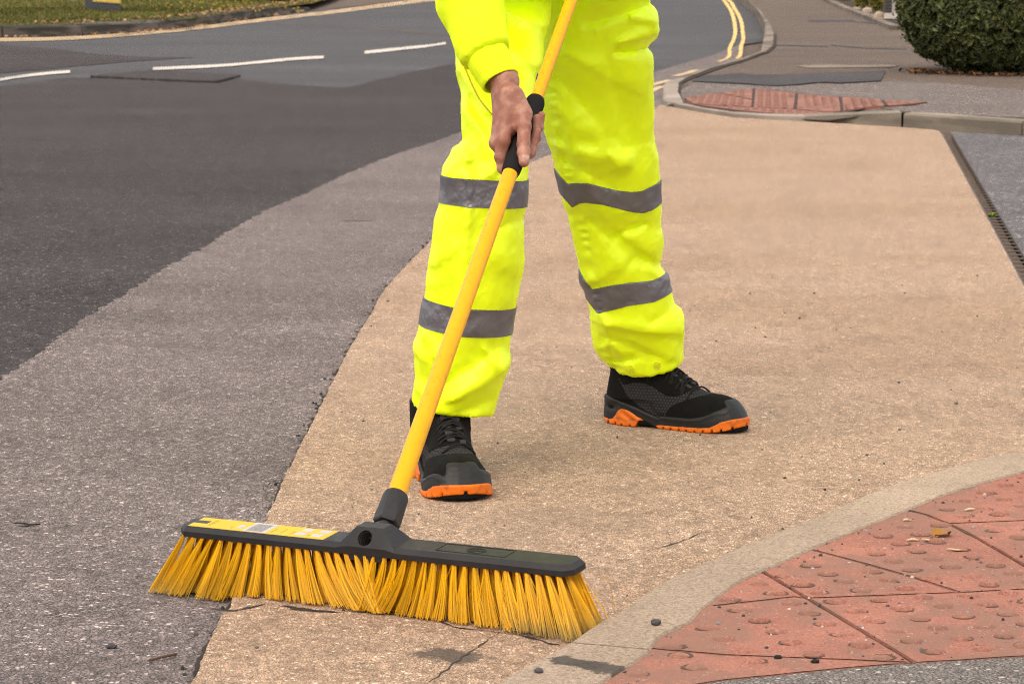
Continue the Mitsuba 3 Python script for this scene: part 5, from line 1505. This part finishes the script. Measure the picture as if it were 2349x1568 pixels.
for s in (-1, 1):
    f = smin(f, cone(X, Y, Z, HD + [s * 0.078, 0.01, 0.005], HD + [s * 0.074, 0.006, -0.035], 0.014, 0.010), 0.006)
f = smin(f, cone(X, Y, Z, HD + [-0.02, -0.085, -0.062], HD + [0.02, -0.085, -0.062], 0.010, 0.010), 0.010)
g = cone(X, Y, Z, LWR + (LEL - LWR) * 0.25, LWR, 0.026, 0.024)
g = smin(g, cone(X, Y, Z, LWR, LH + [0.028, -0.006, 0.0], 0.026, 0.026), 0.015)
for i in range(4):
    o_ = PD * (0.033 - 0.021 * i)
    side_ = np.cross(PD, [0, 1, 0]) * 0.022
    g = smin(g, cone(X, Y, Z, LH + o_ + [0.024, -0.02, 0], LH + o_ + [-0.014, -0.021, 0], 0.0100, 0.0095), 0.004)
    g = smin(g, cone(X, Y, Z, LH + o_ + [-0.014, -0.021, 0], LH + o_ + [-0.020, 0.010, 0], 0.0092, 0.008), 0.003)
g = smin(g, cone(X, Y, Z, LH + PD * 0.05 + [0.024, 0.008, 0], LH + PD * 0.07 + [-0.008, 0.016, 0], 0.012, 0.010), 0.006)
f = np.minimum(f, g)
# arms, neck and chest inside the clothes tie hands and head into one body
NK = np.array([0.01, 5.43, 1.36])
for a, b, ra, rb in ((arm0, sl1, 0.0235, 0.030), (sl1, sl0, 0.030, 0.036), (sl0, EL, 0.036, 0.040), (EL, SH, 0.038, 0.042), (SH, NK, 0.042, 0.045), (NK, LSH, 0.045, 0.042), (LSH, LEL, 0.042, 0.036), (LEL, LWR, 0.036, 0.026), (NK, [0.01, 5.52, 1.15], 0.06, 0.09)):
    f = smin(f, cone(X, Y, Z, a, b, ra, rb), 0.015)
mhd = surface_nets(f, (b_[0][0], b_[1][0], b_[2][0]), hb)
del X, Y, Z, f, g
def skin_col(p, n, uv):
    l = fbm(p.x * 60, p.y * 60, p.z * 60, 4)
    g = noise(p.x * 500, p.y * 500, p.z * 380)
    c = mix((0.31, 0.127, 0.083), (0.47, 0.235, 0.165), smoothstep(0.3, 0.7, l))
    c = mix(c, C3((0.37, 0.125, 0.088)), smoothstep(0.5, 0.75, fbm(p.x * 35 + 5, p.y * 35, p.z * 35, 3)) * 0.6)
    hair = smoothstep(0.62, 0.85, noise(p.x * 1300, p.y * 1300, p.z * 420)) * smoothstep(0.645, 0.72, p.z) * smoothstep(0.30, 0.65, fbm(p.x * 40, p.y * 40, p.z * 40 + 9, 2))
    return mix(c * (0.92 + 0.16 * g), C3((0.16, 0.075, 0.045)), hair * 0.5)
bs('mat_skin', prin(proc(skin_col), 0.48, 0.45, bump=(proc(lambda p, n, uv: noise(p.x * 420, p.y * 420, p.z * 300) + 0.5 * fbm(p.x * 120, p.y * 120, p.z * 160, 3), 0.0005), 0.0004)))
try:
    uni = to_man(mh) + to_man(mhd)
    ok_ = uni.num_tri() > 1000
except Exception as err:
    ok_ = False
print('body union', ok_, to_man(mh).status(), to_man(mhd).status())
if ok_:
    um = uni.to_mesh()
    body_mesh = max(tm(um.vert_properties[:, :3], um.tri_verts).split(only_watertight=False), key=lambda q: len(q.vertices))
else:
    body_mesh = cat_m([mh, mhd])
add('person__body', body_mesh, 'mat_skin', smooth=True, label='bare right hand closed round the foam grip')
bs('mat_nail', prin((0.52, 0.30, 0.24), 0.35, 0.5))
tn = fth[4] * 0.62 + fth[3] * 0.38
o = np.array([0, 0, CAM_H])
vd = (o - tn) / np.linalg.norm(o - tn)
nm = trimesh.creation.icosphere(3, 1.0)
axd = (fth[4] - fth[3]) / np.linalg.norm(fth[4] - fth[3])
nn_ = vd * 0.86 + np.array([0.35, 0, 0.30])
nn_ -= axd * (nn_ @ axd)
nn_ /= np.linalg.norm(nn_)
sx = np.cross(axd, nn_)
nm.vertices = tn + axd * 0.001 + nm.vertices[:, :1] * sx * 0.0062 + nm.vertices[:, 1:2] * axd * 0.0066 + nm.vertices[:, 2:] * nn_ * 0.0016 + nn_ * 0.0083
add('person__body__thumbnail', nm, 'mat_nail', smooth=True)
bs('mat_hair', prin((0.05, 0.033, 0.022), 0.8, 0.3))
hr = trimesh.creation.icosphere(4, 1.0)
vv = hr.vertices
hr = trimesh.Trimesh(HD + [0, 0.018, 0.030] + vv * [0.083, 0.100, 0.116] * (1 + 0.06 * (meshkit.fbm(vv * 9, 3, 2) - 0.5))[:, None], hr.faces, process=False)
hr = hr.slice_plane(HD + [0, -0.06, 0.03], (0, 0.80, 0.60))
add('person__hair', hr, 'mat_hair', smooth=True)
bs('mat_eye', prin((0.05, 0.04, 0.035), 0.3, 0.5))
for s in (-1, 1):
    e_ = trimesh.creation.icosphere(2, 0.011)
    e_.apply_translation(HD + [s * 0.032, -0.076, 0.018])
    add('person__body__eye', e_, 'mat_eye', smooth=True)
# ---- safety shoes
SL = 0.305
def shoe_prof(xs, pts):
    from scipy.interpolate import PchipInterpolator
    q = np.array(pts, float)
    return PchipInterpolator(q[:, 0], q[:, 1], extrapolate=True)(np.clip(xs, q[0, 0], q[-1, 0]))
HW = [(0.0, 0.018), (0.015, 0.028), (0.04, 0.035), (0.08, 0.0375), (0.13, 0.0365), (0.18, 0.043), (0.22, 0.0485), (0.25, 0.0475), (0.275, 0.041), (0.29, 0.033), (0.300, 0.021), (0.305, 0.010)]
TOP = [(0.0, 0.085), (0.02, 0.120), (0.06, 0.128), (0.10, 0.130), (0.135, 0.124), (0.16, 0.110), (0.185, 0.093), (0.205, 0.081), (0.225, 0.075), (0.25, 0.073), (0.27, 0.069), (0.285, 0.061), (0.297, 0.048), (0.305, 0.036)]
BOT = [(0.0, 0.006), (0.02, 0.0015), (0.05, 0.0), (0.22, 0.0), (0.26, 0.003), (0.305, 0.014)]
OTOP = [(0.0, 0.013), (0.02, 0.0115), (0.028, 0.015), (0.040, 0.030), (0.052, 0.0355), (0.062, 0.0345), (0.09, 0.024), (0.112, 0.0135), (0.128, 0.0075), (0.145, 0.0085), (0.20, 0.010), (0.245, 0.0125), (0.262, 0.019), (0.275, 0.0255), (0.305, 0.031)]
MTOP = [(0.0, 0.060), (0.02, 0.056), (0.05, 0.050), (0.085, 0.040), (0.115, 0.029), (0.135, 0.0235), (0.137, 0.0275), (0.16, 0.0270), (0.20, 0.0275), (0.235, 0.0335), (0.255, 0.043), (0.275, 0.052), (0.305, 0.055)]
def cy_off(x):
    return 0.010 * np.sin((x / SL - 0.35) * 2.6) * (x > 0.05)
def poly_plan():
    xs = np.r_[np.linspace(0, 0.02, 6), np.linspace(0.03, 0.285, 26), np.linspace(0.29, 0.305, 7)]
    hw = shoe_prof(xs, HW)
    return np.vstack([np.c_[xs, hw + cy_off(xs)], np.c_[xs, -hw + cy_off(xs)][::-1]])
hsx = 0.00195
sgx, sgy, sgz = grid((-0.012, -0.066, -0.006), (0.318, 0.072, 0.215), hsx)
SX, SY = np.meshgrid(sgx, sgy, indexing='ij')
d2 = psdf(SX, SY, poly_plan())
R = np.maximum(shoe_prof(sgx, HW), 0.012)[:, None] + 0 * SY
Hs = shoe_prof(sgx, TOP)
t_ = np.clip((sgz[None, None, :] - 0.012) / np.maximum(Hs - 0.012, 0.01)[:, None, None], 0, None)
shape = 1 - np.sqrt(np.clip(1 - np.minimum(t_, 1) ** 2.3, 0, None))
fu = d2[:, :, None] + R[:, :, None] * shape + np.maximum(sgz[None, None] - Hs[:, None, None], 0)
SXX, SYY, SZZ = np.meshgrid(sgx, sgy, sgz, indexing='ij')
# ankle column and padded collar
ank = np.sqrt(((SXX - 0.072 + 0.10 * (SZZ - 0.09)) / 0.064) ** 2 + ((SYY - 0.002) / 0.0455) ** 2) - 1
ank = np.maximum(ank * 0.05, 0.06 - SZZ)
ank = np.maximum(ank, SZZ - 0.150)
fu = smin(fu, ank, 0.018)
leg_in = np.maximum(np.sqrt(((SXX - 0.07) / 0.045) ** 2 + ((SYY - 0.002) / 0.040) ** 2) * 0.04 - 0.04, 0.10 - SZZ)
fu = np.maximum(fu, 0.006 - SZZ)
inst = fu
def px(x, y):
    """Side-view measurement to shoe length and height."""
    bl = 920 + (x - 210) * 260 / 1490
    return ((x - 210) / 1950 * SL, (bl - y) / 6650)
SXZ, SZ2 = np.meshgrid(sgx, sgz, indexing='ij')
def region(pts):
    return psdf(SXZ, SZ2, [px(*q) for q in pts])[:, None, :]
r_toe = region([(1080, 1100), (1130, 960), (1150, 880), (1190, 810), (1260, 765), (1400, 725), (1560, 695), (1720, 672), (1830, 640), (1900, 500), (2500, 400), (2500, 1400), (1080, 1400)])
r_eye = region([(490, 330), (560, 425), (700, 408), (840, 420), (960, 490), (1060, 575), (1150, 635), (1260, 662), (1370, 645), (1470, 600), (1560, 540), (1900, 300), (1700, -400), (100, -400), (200, 300)])
r_heel = region([(100, 200), (330, 250), (480, 335), (550, 440), (640, 585), (790, 745), (1000, 880), (1090, 930), (1000, 1200), (100, 1200)])
mtop = shoe_prof(sgx, MTOP)
tab = sstep(0.262, 0.270, sgx)[:, None] * (1 - sstep(0.020, 0.029, np.abs(SY - cy_off(SX))))
mt_xy = mtop[:, None] + tab * np.maximum(0.066 - mtop, 0)[:, None] - 0.010 * sstep(0.255, 0.29, sgx)[:, None] * (1 - tab) * sstep(0.02, 0.035, np.abs(SY))
ot_xy = shoe_prof(sgx, OTOP)[:, None] + 0 * SY
bot_xy = shoe_prof(sgx, BOT)[:, None] + 0 * SY
arch = 0.014 * sstep(0.080, 0.092, sgx) * (1 - sstep(0.118, 0.136, sgx))
shape_m = fu - 0.0040
groove = 0.0010 * (np.abs(((SZZ - mt_xy[:, :, None] * 0.35) % 0.0068) - 0.0034) < 0.0009) * ((tab[:, :, None] > 0.5) & (SZZ > 0.034) & (SZZ < 0.060))
rail = 0.0014 * np.exp(-((SZZ - mt_xy[:, :, None] + 0.005) / 0.003) ** 2) + 0.0011 * (np.exp(-((SZZ - 0.0185) / 0.0013) ** 2) + np.exp(-((SZZ - 0.0235) / 0.0013) ** 2)) * sstep(0.14, 0.15, SXX) * (1 - sstep(0.235, 0.25, SXX))
dent = 0.004 * np.exp(-(((SXX - 0.020) / 0.014) ** 2 + ((SZZ - 0.036) / 0.006) ** 2))
f_mid = np.maximum(np.maximum(shape_m - rail + groove + dent, SZZ - mt_xy[:, :, None]), ot_xy[:, :, None] - 0.004 - SZZ)
plan_o = d2[:, :, None] - 0.0042 - 0.0012 * np.exp(-((SZZ - 0.004) / 0.006) ** 2)
wave = 0.0016 * np.sin((SXX * 1.0 + SZZ * 1.6) * 210) * sstep(0.045, 0.055, SXX) * (1 - sstep(0.10, 0.11, SXX)) * sstep(0.008, 0.014, SZZ)
f_out = np.maximum(np.maximum(plan_o + wave, SZZ - ot_xy[:, :, None]), (bot_xy + arch[:, None])[:, :, None] - SZZ)
lug = ((np.abs(((SXX - 0.006) % 0.0185) - 0.009) < 0.0018) & (SZZ < 0.0055 + bot_xy[:, :, None]) & (d2[:, :, None] > -0.005)) & ~((SXX > 0.085) & (SXX < 0.135))
f_out = np.where(lug, np.maximum(f_out, 0.0012), f_out)
front_lug = (np.abs(SYY - cy_off(SXX)) < 0.0022) & (SXX > 0.285) & (SZZ < 0.020)
f_out = np.where(front_lug, np.maximum(f_out, 0.001), f_out)
PARTS = {
    'upper': np.maximum(fu, SZZ - 0.148),
    'toe_cap': np.maximum(fu - 0.0013, r_toe),
    'eyestay': np.maximum(np.maximum(fu - 0.0014, r_eye), SZZ - 0.146),
    'heel_counter': np.maximum(np.maximum(fu - 0.0015, r_heel), SZZ - 0.142),
    'midsole': f_mid, 'outsole': f_out,
}
MESH = {k: surface_nets(v, (sgx[0], sgy[0], sgz[0]), hsx) for k, v in PARTS.items()}
for k in MESH:
    MESH[k] = taubin(MESH[k], 3 if k in ('midsole', 'outsole') else 5)
# height of the upper along the instep, for tongue and laces
def top_z(x, y):
    i, j = np.clip((x - sgx[0]) / hsx, 0, len(sgx) - 1), np.clip((y - sgy[0]) / hsx, 0, len(sgy) - 1)
    colm = fu[int(round(i)), int(round(j))]
    k = np.where(colm < 0)[0]
    return sgz[k[-1]] if len(k) else 0.03
def over(x, y, lift):
    return [x, y, top_z(x, y) + lift]
LACES = []
xs_l = [0.128, 0.141, 0.154, 0.167, 0.180, 0.193]
for i, x in enumerate(xs_l):
    wl = 0.021 + 0.0015 * i
    dx = 0.0125 if i % 2 else -0.001
    for s in ((1, -1) if i < 5 else (1,)):
        pts = [over(x + (dx + (0.010 if s > 0 else -0.002)) * (k + 1) / 2 * 1.0, s * k * wl, 0.0034 + 0.0030 * (1 - k * k)) for k in np.linspace(-1, 1, 9)]
        LACES.append(tube(spline(pts, 24), 0.0019, 7))
bow = [tube(spline([over(0.130, 0.004, 0.006), over(0.118, 0.022, 0.010), over(0.122, 0.036, 0.004), over(0.136, 0.040, 0.002)], 20), 0.0018, 7), tube(spline([over(0.130, -0.004, 0.006), over(0.120, -0.024, 0.008), over(0.128, -0.036, 0.004), over(0.144, -0.040, 0.002)], 20), 0.0018, 7)]
tong = []
for i, x in enumerate([0.137, 0.155, 0.172, 0.187]):
    for yy in (-0.0085, 0.0085):
        b_ = trimesh.creation.icosphere(3, 1.0)
        b_.vertices = np.sign(b_.vertices) * np.abs(b_.vertices) ** 0.6 * [0.0068, 0.0068, 0.0022]
        z0_ = top_z(x, yy)
        sl_ = (top_z(x + 0.008, yy) - top_z(x - 0.008, yy)) / 0.016
        b_.apply_transform(trimesh.transformations.rotation_matrix(-math.atan(sl_), (0, 1, 0)))
        b_.apply_translation((x, yy, z0_ + 0.0014))
        tong.append(b_)
tong = cat_m(tong)
bs('mat_suede', prin(proc(lambda p, n, uv: C3((0.0095, 0.009, 0.0085)) * (0.6 + 0.9 * noise(p.x * 700, p.y * 700, p.z * 700)) * (0.8 + 0.4 * fbm(p.x * 60, p.y * 60, p.z * 60, 3))), 0.95, 0.1, sheen=0.25, bump=(proc(lambda p, n, uv: noise(p.x * 900, p.y * 900, p.z * 900)), 0.0006)))
bs('mat_rubber', prin(proc(lambda p, n, uv: C3((0.015, 0.0145, 0.015)) * (0.7 + 0.6 * fbm(p.x * 90, p.y * 90, p.z * 90, 3))), 0.5, 0.4))
bs('mat_orange', prin(proc(lambda p, n, uv: mix((0.80, 0.17, 0.005), (0.55, 0.12, 0.01), smoothstep(0.55, 0.8, fbm(p.x * 70, p.y * 70, p.z * 70, 3)))), 0.45, 0.45))
bs('mat_lace', prin((0.016, 0.015, 0.015), 0.85, 0.25))
bs('mat_tongue', prin((0.036, 0.034, 0.036), 0.8, 0.3))
def hexf(u, v):
    """Distance-like value to the edges of a hexagonal grid (0 at an edge)."""
    s = mi.Float(0.0068)
    ax, ay = s, s * math.sqrt(3)
    def local(uu, vv):
        fu_ = uu - ax * dr.floor(uu / ax) - ax / 2
        fv_ = vv - ay * dr.floor(vv / ay) - ay / 2
        return fu_, fv_
    a1, b1 = local(u, v)
    a2, b2 = local(u + ax / 2, v + ay / 2)
    pick = a1 * a1 + b1 * b1 < a2 * a2 + b2 * b2
    x, y = dr.abs(dr.select(pick, a1, a2)), dr.abs(dr.select(pick, b1, b2))
    return s / 2 - dr.maximum(x, x * 0.5 + y * (math.sqrt(3) / 2))
def fabric_mat(name, M):
    """Hexagon-embossed fabric laid out in the shoe's own length and height."""
    Mi = [[float(q) for q in r] for r in np.linalg.inv(M)]
    def loc_(p):
        x = Mi[0][0] * p.x + Mi[0][1] * p.y + Mi[0][2] * p.z + Mi[0][3]
        y = Mi[1][0] * p.x + Mi[1][1] * p.y + Mi[1][2] * p.z + Mi[1][3]
        z = Mi[2][0] * p.x + Mi[2][1] * p.y + Mi[2][2] * p.z + Mi[2][3]
        return x, z + dr.abs(y) * -0.75 * smoothstep(0.19, 0.16, x) * 0 - dr.select(x > 0.2, dr.abs(y), 0.0) * 0.9
    def col(p, n, uv):
        u, v = loc_(p)
        e = hexf(u, v)
        return mix((0.010, 0.010, 0.010), (0.036, 0.034, 0.036), smoothstep(0.0004, 0.0010, e)) * (0.8 + 0.4 * noise(p.x * 800, p.y * 800, p.z * 800))
    def hg(p, n, uv):
        u, v = loc_(p)
        return smoothstep(0.0002, 0.0014, hexf(u, v))
    return bs(name, prin(proc(col), 0.75, 0.35, bump=(proc(hg, 0.0005), 0.0012)))
def place_shoe(key, heel, toe, zg, mirror, label, wide=1.0):
    d = np.append(toe - heel, 0)
    d /= np.linalg.norm(d)
    n = np.array([-d[1], d[0], 0])
    M = np.eye(4)
    M[:3, 0], M[:3, 1], M[:3, 2], M[:3, 3] = d, n * (-1 if mirror else 1) * wide, [0, 0, 1], [*heel, zg]
    fab = fabric_mat('mat_hex_' + key.split('__')[-1], M)
    def put(k, m, mat, **kw):
        m = m.copy()
        m.apply_transform(M)
        if mirror:
            m.invert()
        add(k, m, mat, **kw)
    put(key, MESH['upper'], fab, smooth=50, label=label)
    for k, mat in (('toe_cap', 'mat_suede'), ('eyestay', 'mat_suede'), ('heel_counter', 'mat_suede'), ('midsole', 'mat_rubber'), ('outsole', 'mat_orange')):
        put(key + '__' + k, MESH[k], mat, smooth=42)
    put(key + '__tongue', tong, 'mat_tongue', smooth=True)
    for m in LACES + bow:
        put(key + '__lace', m, 'mat_lace', smooth=True)
    return M
hR, tR = np.array(P(997, 1086)[:2]), np.array(P(1083, 1150)[:2])
def fit(h, t):
    c = (h + t) / 2
    d = (t - h) / np.linalg.norm(t - h)
    return t - d * SL, t
place_shoe('person__shoe', *fit(hR, tR), 0.0, True, 'black safety shoe with orange sole pointing at the viewer behind the broom', 1.17)
hL, tL = np.array(P(1391, 964)[:2]), np.array(P(1704, 993)[:2])
place_shoe('person__shoe_001', *fit(hL, tL), 0.0, False, 'black safety shoe with orange sole seen from the side')
# ankles inside the trousers
bs('mat_sock', prin((0.015, 0.014, 0.015), 0.95, 0.1))
for (h, t), tab_ in (((hR, tR), TR), ((hL, tL), TL_)):
    h, t = fit(h, t)
    c = h + (t - h) * 0.23
    k = np.array([np.interp(0.3, tab_[0], tab_[1]), np.interp(0.3, tab_[0], tab_[2])])
    add('person__sock', tube([[*c, 0.08], [*c, 0.15], [*(c * 0.5 + k * 0.5), 0.24]], [0.040, 0.040, 0.05], 20), 'mat_sock', smooth=50)
tag('person', 'street sweeper in fluorescent yellow trousers and sleeve, striding and pushing a broom', 'person')
